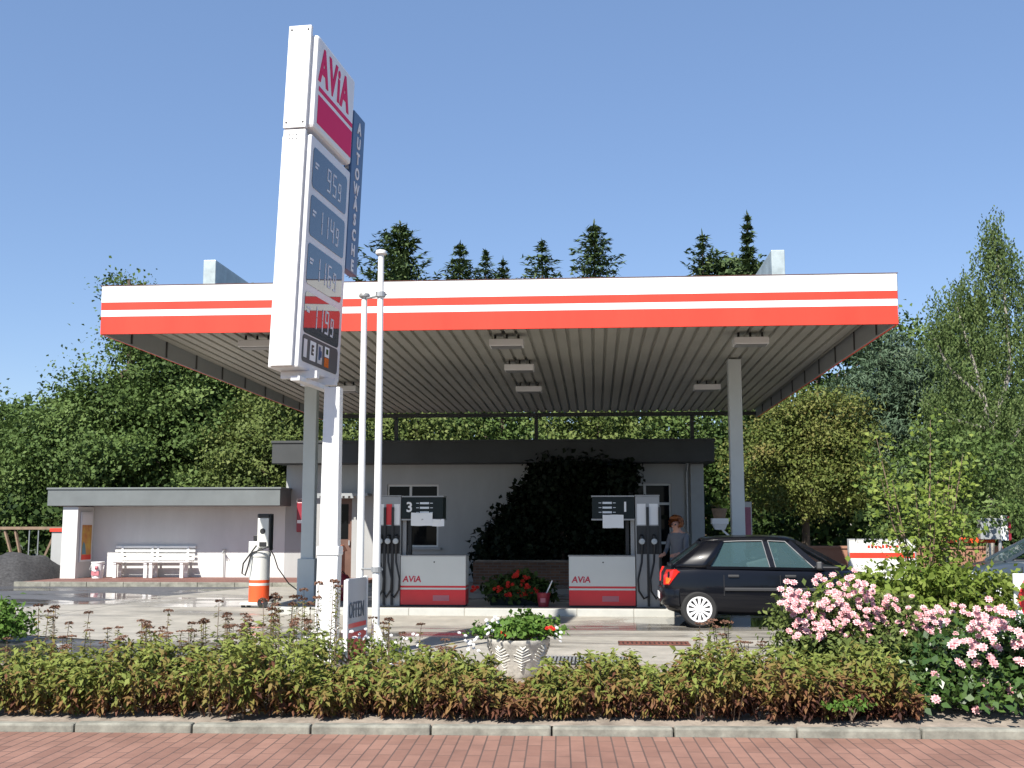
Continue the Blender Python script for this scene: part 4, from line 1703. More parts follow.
    # doors: seams, handles, rub strip
    for sd in (-1, 1):
        yb = .822 * sd
        b = MB()
        for x in (-.87, .0, .86):
            zz0 = .28 if x > -.5 else .62
            for z0, z1, k in ((zz0, .5, 1.0), (.5, .82, .997)):
                b.box((x - .005, yb * k - .004, z0), (x + .005, yb * k + .004, z1))
        b.obj('door_seam', 'black', t)
        for x in (-.72, .16):
            b = MB()
            b.box((x - .085, yb - .02, .785), (x + .085, yb + .016, .825))
            b.obj('door_handle', 'car_trim', t, bevel=.008)
        b = MB()
        b.box((-.86, yb - .02, .575), (.84, yb + .02, .625))
        b.obj('rub_strip', 'car_trim', t, bevel=.008)
        b = MB()
        b.bar((.62, .80 * sd, .95), (.58, .95 * sd, .98), .09, .12)
        b.obj('door_mirror', 'car_trim', t, bevel=.02)
    # tail lamps, bumpers, lamps
    for sd in (-1, 1):
        b = MB()
        v = [(-1.895, .60 * sd, .66), (-1.80, .742 * sd, .66), (-1.62, .792 * sd, .86), (-1.70, .772 * sd, .905), (-1.84, .69 * sd, .90), (-1.89, .61 * sd, .80)]
        v = [(rx(p[0]), p[1], p[2]) for p in v]
        inn = [(p[0] + .08, p[1] * .9, p[2]) for p in v]
        vv = [Vector(p) + Vector((-.012, .012 * sd, 0)) for p in v]
        b.add(vv + inn, [(0, 1, 2, 3, 4, 5)] + [(i, 6 + i, 6 + (i + 1) % 6, (i + 1) % 6) for i in range(6)])
        tl = b.obj('tail_lamp', 'tail_red', t)
        b = MB()
        w_ = [Vector((rx(p[0]), p[1], p[2])) + Vector((-.018, .018 * sd, 0)) for p in ((-1.85, .672 * sd, .68), (-1.80, .745 * sd, .68), (-1.75, .765 * sd, .76), (-1.84, .70 * sd, .78))]
        b.add(w_, [(0, 1, 2, 3)])
        b.obj('indicator_lens', 'tail_orange', tl)
        b = MB()
        v = [(1.70, .755 * sd, .56), (1.88, .66 * sd, .54), (1.93, .50 * sd, .53), (1.90, .5 * sd, .65), (1.72, .735 * sd, .70)]
        vv = [Vector(p) + Vector((.015, .012 * sd, 0)) for p in v]
        inn = [(p[0] - .1, p[1] * .9, p[2]) for p in v]
        b.add(vv + inn, [(0, 1, 2, 3, 4)] + [(i, 5 + i, 5 + (i + 1) % 5, (i + 1) % 5) for i in range(5)])
        b.obj('headlight', 'lamp_clear', t)
    b = MB()
    pts = [(-1.62, -.80), (-1.78, -.77), (-1.89, -.66), (-1.945, -.42), (-1.95, 0), (-1.945, .42), (-1.89, .66), (-1.78, .77), (-1.62, .80)]
    pts = [(rx(p[0]), p[1]) for p in pts]
    vs = []
    for x, y in pts:
        vs += [(x, y, .34), (x * 1.006, y * 1.012, .38), (x * 1.006, y * 1.012, .56), (x, y * 1.0, .60), (x + .1, y * .9, .60), (x + .1, y * .9, .34)]
    fs = []
    for i in range(len(pts) - 1):
        for k in range(6):
            k2 = (k + 1) % 6
            fs.append((i * 6 + k, i * 6 + k2, (i + 1) * 6 + k2, (i + 1) * 6 + k))
    fs += [(0, 5, 4, 3, 2, 1), tuple((len(pts) - 1) * 6 + k for k in range(6))]
    b.add(vs, fs)
    b.obj('rear_bumper', paint, t, smooth=True)
    b = MB()
    b.box((rx(-1.975), -.24, .42), (rx(-1.962), .24, .52))
    b.obj('number_plate', 'paper', t)
    b = MB()
    b.tube([(-1.3, .25, 1.41), (-1.42, .25, 1.6)], .006, 5)
    b.obj('aerial', 'black', t)
    for x in (-1.26, 1.19):
        wheel(t, x, -.815, -1)
        wheel(t, x, .815, 1)
    return t


hatchback('parked_car', 'black five door hatchback standing at pump number 1', (2.89, 18.68, 0), R(-.6), 'car_paint')
hatchback('parked_car', 'dark blue grey hatchback half hidden behind the shrubs at right', (8.9, 22.6, 0), R(178), 'car_silver')

# ================================================================== PERSON
def person(loc, rz):
    """woman standing behind the car, head bent; one skinned body"""
    V = {'pelvis': (0, 0, .86), 'waist': (0, 0, .98), 'chest': (0, .02, 1.18), 'collar': (0, .0, 1.30), 'neck': (0, -.03, 1.37), 'skull': (0, -.07, 1.46), 'crown': (0, -.075, 1.55),
         'ls': (.16, .0, 1.28), 'le': (.2, -.08, 1.03), 'lw': (.14, -.27, .95), 'lh': (.12, -.34, .95),
         'rs': (-.16, .0, 1.28), 're': (-.2, -.08, 1.03), 'rw': (-.14, -.27, .95), 'rh': (-.12, -.34, .95),
         'lhip': (.09, 0, .82), 'lk': (.1, -.02, .46), 'la': (.1, .02, .09), 'lt': (.11, -.14, .04),
         'rhip': (-.09, 0, .82), 'rk': (-.1, -.02, .46), 'ra': (-.1, .02, .09), 'rt': (-.11, -.14, .04)}
    Rr = {'pelvis': .14, 'waist': .12, 'chest': .135, 'collar': .1, 'neck': .05, 'skull': .085, 'crown': .07, 'ls': .06, 'le': .042, 'lw': .03, 'lh': .035, 'rs': .06, 're': .042, 'rw': .03, 'rh': .035,
          'lhip': .1, 'lk': .062, 'la': .042, 'lt': .04, 'rhip': .1, 'rk': .062, 'ra': .042, 'rt': .04}
    E_ = [('pelvis', 'waist'), ('waist', 'chest'), ('chest', 'collar'), ('collar', 'neck'), ('neck', 'skull'), ('skull', 'crown'), ('collar', 'ls'), ('ls', 'le'), ('le', 'lw'), ('lw', 'lh'), ('collar', 'rs'), ('rs', 're'), ('re', 'rw'), ('rw', 'rh'),
          ('pelvis', 'lhip'), ('lhip', 'lk'), ('lk', 'la'), ('la', 'lt'), ('pelvis', 'rhip'), ('rhip', 'rk'), ('rk', 'ra'), ('ra', 'rt')]
    # five fingers on each hand, rooted in the palm
    for s, hnd in ((1, 'l'), (-1, 'r')):
        hx, hy, hz = V[hnd + 'h']
        for k in range(4):
            a, c = f'{hnd}f{k}a', f'{hnd}f{k}b'
            dx = (k - 1.5) * .021
            V[a] = (hx + dx, hy - .055, hz - .01)
            V[c] = (hx + dx * 1.1, hy - .085 - .008 * (k in (1, 2)), hz - .045)
            Rr[a], Rr[c] = .0095, .008
            E_ += [(hnd + 'h', a), (a, c)]
        V[hnd + 'th'] = (hx - s * .05, hy - .02, hz + .0)
        V[hnd + 'ti'] = (hx - s * .055, hy - .055, hz - .02)
        Rr[hnd + 'th'], Rr[hnd + 'ti'] = .011, .009
        E_ += [(hnd + 'h', hnd + 'th'), (hnd + 'th', hnd + 'ti')]
    names = list(V)
    me = bpy.data.meshes.new('person')
    me.from_pydata([V[k] for k in names], [(names.index(a), names.index(c)) for a, c in E_], [])
    o = bpy.data.objects.new('person', me)
    COL.objects.link(o)
    bpy.context.view_layer.objects.active = o
    sk = o.modifiers.new('skin', 'SKIN')
    sk.use_smooth_shade = True
    lay = me.skin_vertices[0] if me.skin_vertices else None
    if lay is None:
        import bmesh
        bm = bmesh.new()
        bm.from_mesh(me)
        bm.verts.layers.skin.verify()
        bm.to_mesh(me)
        bm.free()
        lay = me.skin_vertices[0]
    for i, k in enumerate(names):
        lay.data[i].radius = (Rr[k] * (1.18 if k in ('pelvis', 'waist', 'chest', 'collar') else 1.0), Rr[k])
        lay.data[i].use_root = (k == 'pelvis')
    sb_ = o.modifiers.new('sub', 'SUBSURF')
    sb_.levels = 2
    sb_.render_levels = 2
    dg = bpy.context.evaluated_depsgraph_get()
    m2 = bpy.data.meshes.new_from_object(o.evaluated_get(dg))
    o.modifiers.clear()
    o.data = m2
    m2.materials.clear()
    for k in ('skin', 'shirt', 'letter_grey'):
        m2.materials.append(M[k])
    for p in m2.polygons:
        c = p.center
        if c.z < .9 and abs(c.y) < .22:
            p.material_index = 2
        elif c.z < 1.335 and not (abs(c.x) < .2 and c.y < -.24):
            p.material_index = 1
        p.use_smooth = True
    o.location = loc
    o.rotation_euler = (0, 0, rz)
    tag(o, 'woman with copper hair in a grey top standing behind the black car', 'person')
    # hair: many short curls over the crown
    n = 900
    d = unit(n)
    d = d[(d[:, 1] > -.45) | (d[:, 2] > .55)]
    d = d[d[:, 2] > -.55]
    C = np.array([0, -.06, 1.515])
    rr = rng.uniform(.98, 1.2, len(d))[:, None]
    P = C + d * np.array([.115, .125, .125]) * rr
    D = np.cross(d, unit(len(d)))
    leaf_obj('hair', P, D, d, .055, .035, rng.random(len(d)), 'hair', o)
    b = MB()
    for s in (-1, 1):
        b.lathe([(0, -.01), (.013, -.006), (.016, .004), (0, .01)], (.035 * s, -.152, 1.482), axis='y', seg=10)
    b.obj('eyes', 'black', o)
    b = MB()
    b.tube([(0, -.15, 1.475), (0, -.178, 1.442), (0, -.155, 1.435)], [.008, .016, .01], 8)
    b.tube([(-.025, -.152, 1.405), (0, -.158, 1.403), (.025, -.152, 1.405)], .006, 6)
    for s in (-1, 1):
        b.tube([(.086 * s, -.06, 1.50), (.098 * s, -.05, 1.475), (.086 * s, -.06, 1.445)], .012, 6)
    b.obj('face_features', 'skin', o, smooth=True)
    return o


person((1.50, 20.45, .125), R(-35))

# ================================================================== SMALLER THINGS ON SITE
# hanging planter on a bracket behind the right post
t = thing('bracket_planter', 'flower basket on a pale bracket behind the right canopy post', 'planter', (2.66, 24.2, 0))
b = MB()
b.tube([(.32, 0, 0), (.32, 0, 1.95)], .035, 8)
b.obj('pole', 'pump_frame', t)
b = MB()
b.box((-.17, -.16, 1.62), (.17, .16, 1.74))
b.add([(-.1, -.1, 1.5), (.1, -.1, 1.5), (.1, .1, 1.5), (-.1, .1, 1.5), (-.15, -.14, 1.618), (.15, -.14, 1.618), (.15, .14, 1.618), (-.15, .14, 1.618)],
      [(0, 3, 2, 1), (4, 5, 6, 7), (0, 1, 5, 4), (1, 2, 6, 5), (2, 3, 7, 6), (3, 0, 4, 7)])
b.bar((.05, 0, 1.5), (.32, 0, 1.25), .04, .04)
b.obj('bracket', 'sign_shell', t)
b = MB()
b.lathe([(0, 1.742), (.12, 1.742), (.17, 1.95), (.15, 1.95), (0, 1.93)], seg=16)
b.obj('basket', 'olive_' if False else 'wood', t, smooth=True)
bush('basket_plant', 'small yellow green plant growing in the bracket basket', (2.66, 24.2, 1.92), [(2.66, 24.2, 2.0, .2, .2, .1), (2.52, 24.2, 1.95, .1, .1, .08)], 'lf_bright', 60, 8, .06, .05, 'plant')
t = thing('upright_advert', 'narrow wine red advert board right of the canopy post', 'sign board', (3.24, 24.4, 0))
b = MB()
b.box((-.13, -.03, 1.0), (.13, .03, 2.1))
b.obj('board', 'pump_frame', t, bevel=.01)
b = MB()
b.box((-.105, -.036, 1.06), (.105, -.032, 1.98))
b.obj('picture', 'wine', t)
b = MB()
b.tube([(0, .0, 0), (0, 0, 1.0)], .03, 8)
b.obj('post', 'galv', t)

# banner and low wall at right
t = thing('advert_banner', 'white banner with an orange red stripe behind the hatchback bonnet', 'banner', (6.98, 28.0, 0), 0)
t.scale = (1.14, 1, .93)
b = MB()
b.box((-.68, -.02, .3), (.68, .02, 1.32))
b.obj('sheet', 'white', t)
b = MB()
b.box((-.68, -.026, .86), (.68, -.022, 1.0))
b.obj('stripe', 'fascia_red', t)
b = MB()
for k in range(9):
    b.box((-.3 + k * .075, -.025, 1.12), (-.25 + k * .075, -.022, 1.12 + rnd.uniform(.05, .1)))
b.obj('print_row', 'fascia_red', t)
b = MB()
for xx in (-.7, .7):
    b.tube([(xx, 0, 0), (xx, 0, 1.36)], .022, 8)
b.tube([(-.7, 0, 1.34), (.7, 0, 1.34)], .018, 8)
b.obj('frame', 'galv', t)
t = thing('low_wall', 'plain brown rendered wall behind the black hatchback', 'wall', (7.2, 28.6, 0))
b = MB()
b.box((-2.6, -.1, -.02), (2.8, .1, 1.02))
b.obj('wall', 'brown_wall', t)
b = MB()
b.box((-2.63, -.13, 1.022), (2.83, .13, 1.08))
b.obj('coping', 'brown_wall', t)
t = thing('barrier_rail', 'orange red rail seen through the shrubs at right', 'barrier', (8.0, 24.6, 0))
b = MB()
b.box((-.6, -.02, 1.22), (.5, .02, 1.34))
b.obj('rail', 'orange', t)
for xx in (-.5, .4):
    b = MB()
    b.tube([(xx, .03, 0), (xx, .03, 1.3)], .025, 8)
    b.obj('post', 'galv', t)
t = thing('box_sign', 'small grey box sign with white end above the dark blue grey car', 'sign', (8.5, 24.3, 0))
b = MB()
b.box((-.42, -.1, 1.30), (.12, .1, 1.74))
b.obj('box', 'steel_grey', t, bevel=.01)
b = MB()
b.box((.0, -.115, 1.28), (.14, -.102, 1.8))
b.obj('end_panel', 'white', t)
b = MB()
b.box((.145, -.115, 1.28), (.20, -.09, 1.78))
b.obj('red_edge', 'ext_red', t)
b = MB()
b.tube([(.0, 0, 0), (0, 0, 1.3)], .04, 8)
b.obj('post', 'galv', t)
t = thing('arrow_sign', 'white board with a red arrow at the right edge beside the roses', 'sign board', (4.965, 13.0, 0), R(0))
b = MB()
b.box((-.3, -.02, .5), (.55, .02, 1.06))
b.obj('board', 'sign_shell', t, bevel=.008)
b = MB()
b.add([(-.275, -.0235, .78), (-.19, -.0235, .56), (-.19, -.0235, 1.0)], [(0, 1, 2)])
b.add([(-.06, -.0235, .78), (.025, -.0235, .56), (.025, -.0235, 1.0)], [(0, 1, 2)])
b.obj('arrow', 'pump_red', t)
for xx in (-.18, .43):
    b = MB()
    b.box((xx - .03, .021, -.1), (xx + .03, .06, 1.0))
    b.obj('post', 'galv', t)

# drains
t = thing('channel_drain', 'rusty channel drain grating sunk in the forecourt', 'drain', (.78, 15.45, .002))
b = MB()
b.box((-.48, -.2, -.05), (.48, .2, .004))
b.obj('trough', 'black', t)
b = MB()
for k in range(16):
    b.box((-.46 + k * .06, -.19, .0045), (-.425 + k * .06, .19, .016))
b.box((-.48, .17, .005), (.48, .2, .02))
b.box((-.48, -.2, .005), (.48, -.17, .02))
b.obj('grating', 'rust_iron', t)
t = thing('steel_grating', 'galvanised ribbed grating in the paving behind the stone bowl', 'drain', (-.15, 13.55, .002))
b = MB()
b.box((-.5, -.35, -.02), (.5, .35, .004))
b.obj('frame', 'black', t)
b = MB()
for k in range(22):
    b.box((-.49 + k * .045, -.34, .005), (-.465 + k * .045, .34, .014))
b.obj('grating', 'galv', t)

# gravel heap
b = MB()
nx, ny = 60, 30
for j in range(ny + 1):
    for i in range(nx + 1):
        X = -5 + 6.6 * i / nx
        Y = -1.9 + 3.8 * j / ny
        u = max(0, 1 - (abs(Y) / 1.9) ** 2)
        e = max(0, min(1, (1.6 - X) / .75))
        z = .80 * u ** .8 * (1 - (1 - e) ** 2.2) * (.9 + .12 * math.sin(X * 2.1 + 1) + .05 * math.sin(X * 6 + Y * 4)) + rnd.uniform(-.025, .03) * min(1, u * 3)
        b.v.append((X, Y, z - .02))
for j in range(ny):
    for i in range(nx):
        a = j * (nx + 1) + i
        b.f.append((a, a + 1, a + nx + 2, a + nx + 1))
        b.m.append(0)
o = b.obj('gravel_heap', 'gravel', loc=(-16.75, 30.75, 0), smooth=True)
tag(o, 'heap of dark grey gravel left of the open shelter', 'gravel heap')
# white wall with red coping and the swing frame behind the heap
t = thing('low_wall', 'white garden wall with red coping beside the shelter end', 'wall', (-15.8, 32.6, 0))
b = MB()
b.box((-.45, -.12, -.02), (.55, .12, 1.4))
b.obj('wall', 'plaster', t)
b = MB()
b.box((-.5, -.16, 1.402), (.55, .16, 1.5))
b.obj('coping', 'fascia_red', t)
t = thing('swing_frame', 'wooden playground frame with ladder behind the gravel heap', 'playground frame', (-17.75, 34.6, 0))
b = MB()
b.bar((-2.2, 0, 1.5), (1.0, 0, 1.5), .09, .09)
b.obj('top_beam', 'wood', t)
for xx in (-1.6, .62):
    for yy in (-.0, .0):
        pass
for (x0, x1_) in ((-1.15, -.85), (.55, .28), (.65, .95), (-1.75, -1.5), (-1.3, -1.72), (-.80, -.56)):
    b = MB()
    b.bar((x0, 0.05, 1.44), (x1_ + (x1_ - x0) * .9, -.1, 0), .075, .06)
    b.obj('leg', 'wood', t)
for xx in (-.3, .0):
    b = MB()
    b.tube([(xx, 0, 1.45), (xx, 0, .3)], .02, 6)
    b.obj('rope', 'galv', t)
b = MB()
b.box((-.36, -.1, .27), (.06, .1, .3))
b.obj('swing_seat', 'wood', t)
# ================================================================== HEDGE AND BED PLANTS


def vnoise(x, seed=0.0):
    return np.sin(x * 1.7 + seed) * .5 + np.sin(x * 4.1 + seed * 2.1) * .3 + np.sin(x * 9.3 + seed * 1.3) * .2


def hedge(name, label, xa, xb, n, hgt, depth, red, seed=0.0, loc_y=0.33):
    """a low leafy hedge of many upright shoots with drooping narrow leaves; the lower and some whole shoots have turned red"""
    ns = n // 20
    x = rng.uniform(xa, xb, ns)
    q = rng.random(ns) ** 1.25
    edge = np.clip((x - xa) / .3, .35, 1) ** .5 * np.clip((xb - x) / .3, .35, 1) ** .5
    h = hgt * (.70 + .36 * np.clip(q / .35, 0, 1) ** .6) * (1 + .26 * vnoise(x, seed) + .16 * vnoise(x * 3.7, seed + 2)) * edge * rng.uniform(.66, 1.2, ns)
    y = loc_y + q * depth + .07 * vnoise(x * 2.9, seed + 1)
    h = h * (1 - .42 * np.exp(-((x + .72) / .28) ** 2))
    lean = np.stack([rng.normal(0, .16, ns), rng.normal(-.12, .12, ns) - .38 * np.clip(1 - q / .3, 0, 1), np.ones(ns)], 1)
    shoot_tone = rng.normal(0, .12, ns) + .30 * (vnoise(x * 1.3 + y * 2, seed + 4)) * .6
    per = 20
    f = rng.uniform(.03, 1.03, (ns, per)) ** .85
    front = np.clip(1 - q / .4, 0, 1)[:, None]
    base = np.stack([x, y, np.zeros(ns)], 1)
    P = base[:, None, :] + lean[:, None, :] * (f * h[:, None])[:, :, None]
    ang = rng.uniform(0, 2 * np.pi, (ns, per))
    rad = rng.uniform(.012, .045, (ns, per))
    P[:, :, 0] += np.cos(ang) * rad
    P[:, :, 1] += np.sin(ang) * rad - .02 * front
    D = np.stack([np.cos(ang), np.sin(ang) - .35 * front, rng.normal(-.75, .5, (ns, per)) + .9 * (f > .88)], 2)
    N = np.stack([np.cos(ang) * .5 + rng.normal(0, .3, (ns, per)), np.sin(ang) * .5 - .35 + rng.normal(0, .3, (ns, per)), np.full((ns, per), .9)], 2)
    rel = f * h[:, None] / hgt
    tone = .50 + .42 * (rel - .5) + shoot_tone[:, None] - red * (.10 + .95 * np.clip(.68 - rel, 0, 1)) + rng.normal(0, .15, (ns, per)) + .155
    P = P.reshape(-1, 3)
    D = D.reshape(-1, 3)
    N = N.reshape(-1, 3)
    tone = tone.reshape(-1)
    k = P[:, 2] > .015
    P, D, N, tone = P[k], D[k], N[k], tone[k]
    ca, sa = math.cos(KA), math.sin(KA)
    P = np.stack([P[:, 0] * ca - P[:, 1] * sa, 9.42 + P[:, 0] * sa + P[:, 1] * ca, P[:, 2] - .03], 1)
    L = rng.uniform(.055, .105, len(P))
    mx, my = (xa + xb) / 2, 9.42
    root = thing(name, label, 'hedge', (mx, my, 0))
    leaf_obj('leaves', P - np.array([mx, my, 0]), D, N, L, L * rng.uniform(.32, .45, len(P)), tone, 'lf_hedge', root, fold=.2)
    b = MB()
    for i in range(0, ns, 3):
        p0 = np.array([x[i] * ca - y[i] * sa - mx, 9.42 + x[i] * sa + y[i] * ca - my, -.05])
        p1 = p0 + lean[i] * h[i] * .9
        b.tube([p0, p1], [.005, .002], 4, cap=False)
    tag(b.obj('stems', 'bark_thin', root), kind='stuff')
    return root


hedge('low_hedge', 'green topped stretch of low hedge left of the price pylon', -7.4, -2.25, 26000, .46, 1.05, .22, seed=.4)
hedge('low_hedge', 'yellowing stretch of low hedge between pylon and stone bowl', -2.35, -.70, 9800, .42, 1.1, .34, seed=2.2)
hedge('low_hedge', 'short green and orange stretch of low hedge right of the stone bowl', -.72, .75, 8600, .43, 1.0, .30, seed=5.0)
hedge('low_hedge', 'brown footed stretch of low hedge running up to the roses', .65, 2.75, 12200, .48, 1.1, .66, seed=7.7)
t = bush('weed_clump', 'bright green weed at the kerb in front of the roses', (2.1, 9.62, 0), [(2.02, 9.62, .08, .16, .1, .1), (2.2, 9.64, .08, .15, .1, .09)], 'lf_geranium', 60, 10, .035, .035, 'plant')


# stalks with rust coloured heads standing above the hedge
def perennial(seed):
    r_ = random.Random(seed)
    t = thing('seed_head_plant', 'leafy stalks with rust brown flower heads rising above the low hedge', 'plant', (0, 0, 0), 0, 'rust topped stalks behind the hedge')
    b = MB()
    P, D, N, T = [], [], [], []
    for k in range(r_.randint(6, 9)):
        x, y = r_.uniform(-.22, .22), r_.uniform(-.16, .16)
        h = r_.uniform(.48, .76)
        ex, ey = x + r_.uniform(-.06, .06), y + r_.uniform(-.05, .05)
        b.tube([(x, y, 0), (ex, ey, h)], [.006, .003], 5)
        for j in range(34):
            f = r_.uniform(.35, .97)
            a = r_.uniform(0, 6.28)
            P.append((x + (ex - x) * f + math.cos(a) * .03, y + (ey - y) * f + math.sin(a) * .03, h * f))
            D.append((math.cos(a), math.sin(a), r_.uniform(-.5, .6)))
            N.append((-math.cos(a) * .3, -math.sin(a) * .3, 1))
            T.append(r_.uniform(.45, .85))
        HP, HD, HN, HT = [], [], [], []
        for j in range(60):
            a = r_.uniform(0, 6.28)
            q = .05 * math.sqrt(r_.random())
            HP.append((ex + q * math.cos(a), ey + q * math.sin(a), h + .025 - q * .3 + r_.uniform(-.01, .01)))
            HD.append((r_.gauss(0, 1), r_.gauss(0, 1), r_.gauss(0, .6)))
            HN.append((r_.gauss(0, .5), -.5, 1))
            HT.append(r_.random())
        leaf_obj('flower_head', np.array(HP), np.array(HD), np.array(HN), .024, .018, np.array(HT), 'petal_rust', t)
    b.obj('stalks', 'bark_thin', t)
    leaf_obj('leaves', np.array(P), np.array(D), np.array(N), .06, .022, np.array(T), 'lf_hedge', t)
    return t


protos = [perennial(s) for s in (3, 8, 21, 34)]
spots = [(-5.55, 11.4, 1.0), (-5.15, 11.0, .75), (-4.62, 11.5, .95), (-4.3, 11.2, .7), (-3.75, 11.6, .85), (-3.42, 11.3, 1.15), (-3.12, 11.5, 1.05), (-3.28, 11.9, 1.12), (-2.05, 11.5, .85), (-6.0, 11.2, .62), (-1.55, 11.4, .62), (1.2, 11.5, .85), (1.5, 11.3, .62), (-4.9, 11.7, .8), (-4.05, 11.5, 1.05), (-3.6, 11.1, .8), (-2.98, 12.1, 1.3)]
for i, (x, y, s) in enumerate(spots):
    o = protos[i] if i < 4 else copy_tree(protos[i % 4])
    o.location = (x, y, 0)
    o.scale = (1, 1, s)
    o.rotation_euler = (0, 0, rnd.uniform(0, 6))

# white daisies at the pylon foot
t = bush('daisies', 'low patch of white daisies at the foot of the price pylon', (-2.7, 12.6, 0), [(-3.1, 12.6, .2, .3, .2, .18), (-2.7, 12.6, .18, .3, .2, .16), (-2.35, 12.5, .18, .3, .2, .14)], 'lf_bright', 120, 9, .05, .06, 'plant')
g = Vector((-2.7, 12.6, 0))
for k in range(24):
    blossom('blossom', 'petal_white', t, Vector((rnd.uniform(-.7, .7), rnd.uniform(-.25, .0), rnd.uniform(.28, .42))), 2, .036, .05)

# rose bushes
RB = [('rose_bush', 'tall rose bush heaped with pale pink roses in front of the car', (2.65, 11.5), [blob(806, 622, 11.5, .33, .3, .3), blob(840, 630, 11.5, .42, .4, .34), blob(880, 632, 11.4, .42, .4, .34), blob(820, 655, 11.2, .5, .4, .3), blob(870, 660, 11.1, .5, .4, .3), blob(845, 690, 10.8, .5, .35, .26)],
       [(789, 585), (797, 592), (790, 608), (800, 620), (812, 640), (806, 605), (822, 604), (838, 590), (842, 612), (835, 620), (846, 605), (865, 590), (870, 598), (868, 612), (862, 628), (880, 615), (826, 583), (862, 641), (852, 580), (795, 630), (818, 632), (808, 618), (886, 604), (790, 598), (814, 612), (850, 595), (826, 622), (838, 600), (798, 606)], 11.05, 'lf_olive'),
      ('rose_bush', 'middle rose bush with a band of pink roses below the sapling', (3.55, 11.7), [blob(915, 640, 11.6, .45, .4, .34), blob(945, 650, 11.6, .4, .4, .34), blob(905, 670, 11.3, .45, .35, .3)],
       [(900, 612), (906, 622), (912, 614), (918, 632), (930, 614), (934, 622), (939, 635), (957, 609), (926, 628), (908, 632), (922, 618), (896, 622), (944, 626)], 11.15, 'lf_olive'),
      ('rose_bush', 'glossy dark green rose bush with scattered pink roses by the kerb', (3.35, 10.35), [blob(950, 680, 10.4, .4, .4, .36), blob(990, 660, 10.5, .5, .4, .4), blob(1030, 665, 10.5, .5, .4, .42), blob(975, 700, 10.1, .42, .3, .25), blob(1015, 700, 10.1, .45, .3, .28), blob(925, 700, 10.2, .3, .3, .22)],
       [(972, 628), (980, 622), (990, 615), (1000, 612), (1004, 626), (985, 630), (996, 624), (1020, 640), (998, 645), (993, 655), (956, 645), (962, 662), (970, 655), (984, 666), (992, 652), (1020, 660), (937, 676), (940, 700), (933, 697), (976, 712), (990, 686), (1007, 682), (1020, 698), (1002, 695), (990, 708), (978, 640)], 9.98, 'lf_rose')]
for nm, lab, base, blobs, flowers, fy, lf in RB:
    t = bush(nm, lab, base, blobs, lf, 150 * len(blobs), 9, .07 if lf == 'lf_rose' else .06, .07, 'rose bush', .62)
    for i, (px_, py_) in enumerate(flowers):
        p = at(px_, py_, fy + rnd.uniform(-.06, .12))
        few = lf == 'lf_rose' and py_ > 640
        blossom('blossom', 'petal_pink', t, (p.x - base[0], p.y - base[1], p.z), rnd.choice((1, 2)) if few else rnd.choice((3, 5, 8, 11)), .075 if few else rnd.choice((.05, .06, .066)), .03 if few else rnd.choice((.05, .075, .1)))

bush('leafy_shrub', 'bright green bushy shrub around the sapling behind the roses', (4.2, 13.0), [blob(880, 600, 13, .5, .4, .35), blob(925, 595, 13, .5, .4, .38), blob(965, 600, 13.2, .5, .4, .36), blob(1000, 600, 13.4, .4, .4, .3), blob(850, 605, 12.8, .35, .4, .26)], 'lf_bright', 620, 9, .075, .09, 'shrub', .62)
bush('leafy_shrub', 'small green bush at the left edge beyond the entrance', (-8.3, 15.2), [blob(-5, 622, 15.2, .38, .4, .3), blob(12, 630, 15.1, .24, .3, .2), blob(-30, 620, 15.2, .4, .4, .3)], 'lf_geranium', 300, 10, .07, .07, 'shrub', .6)

# sapling behind the roses
t = thing('sapling', 'slender young tree with sparse light green leaves behind the roses', 'tree', (3.85, 13.5, 0))
b = MB()
P, D, N, T = [], [], [], []
base = Vector((0, 0, -.02))
for k in range(13):
    ang = rnd.uniform(-.42, .42)
    h = rnd.uniform(1.5, 3.0) * (1 - .3 * abs(ang))
    e = Vector((math.sin(ang) * h * .75, rnd.uniform(-.35, .35), h))
    mid = base.lerp(e, .45) + Vector((-math.sin(ang) * .12, 0, .1))
    pts = [base + Vector((rnd.uniform(-.05, .05), rnd.uniform(-.05, .05), 0)), mid, base.lerp(e, .75), e]
    b.tube(pts, [.016, .012, .008, .003], 6)
    for j in range(200):
        f = rnd.uniform(.18, 1.02)
        p = base.lerp(e, f) + Vector((rnd.gauss(0, .16), rnd.gauss(0, .14), rnd.gauss(0, .09)))
        if p.z < .25:
            continue
        P.append(p)
        D.append((rnd.gauss(0, 1), rnd.gauss(0, 1) - .3, rnd.gauss(-.4, .6)))
        N.append((rnd.gauss(0, .6), -.5 + rnd.gauss(0, .5), .8))
        T.append(rnd.gauss(.55, .22))
b.obj('trunk', 'bark_thin', t, smooth=True)
leaf_obj('crown', np.array([tuple(p) for p in P]), np.array(D), np.array(N), rng.uniform(.055, .095, len(P)), rng.uniform(.035, .06, len(P)), np.array(T), 'lf_bright', t)

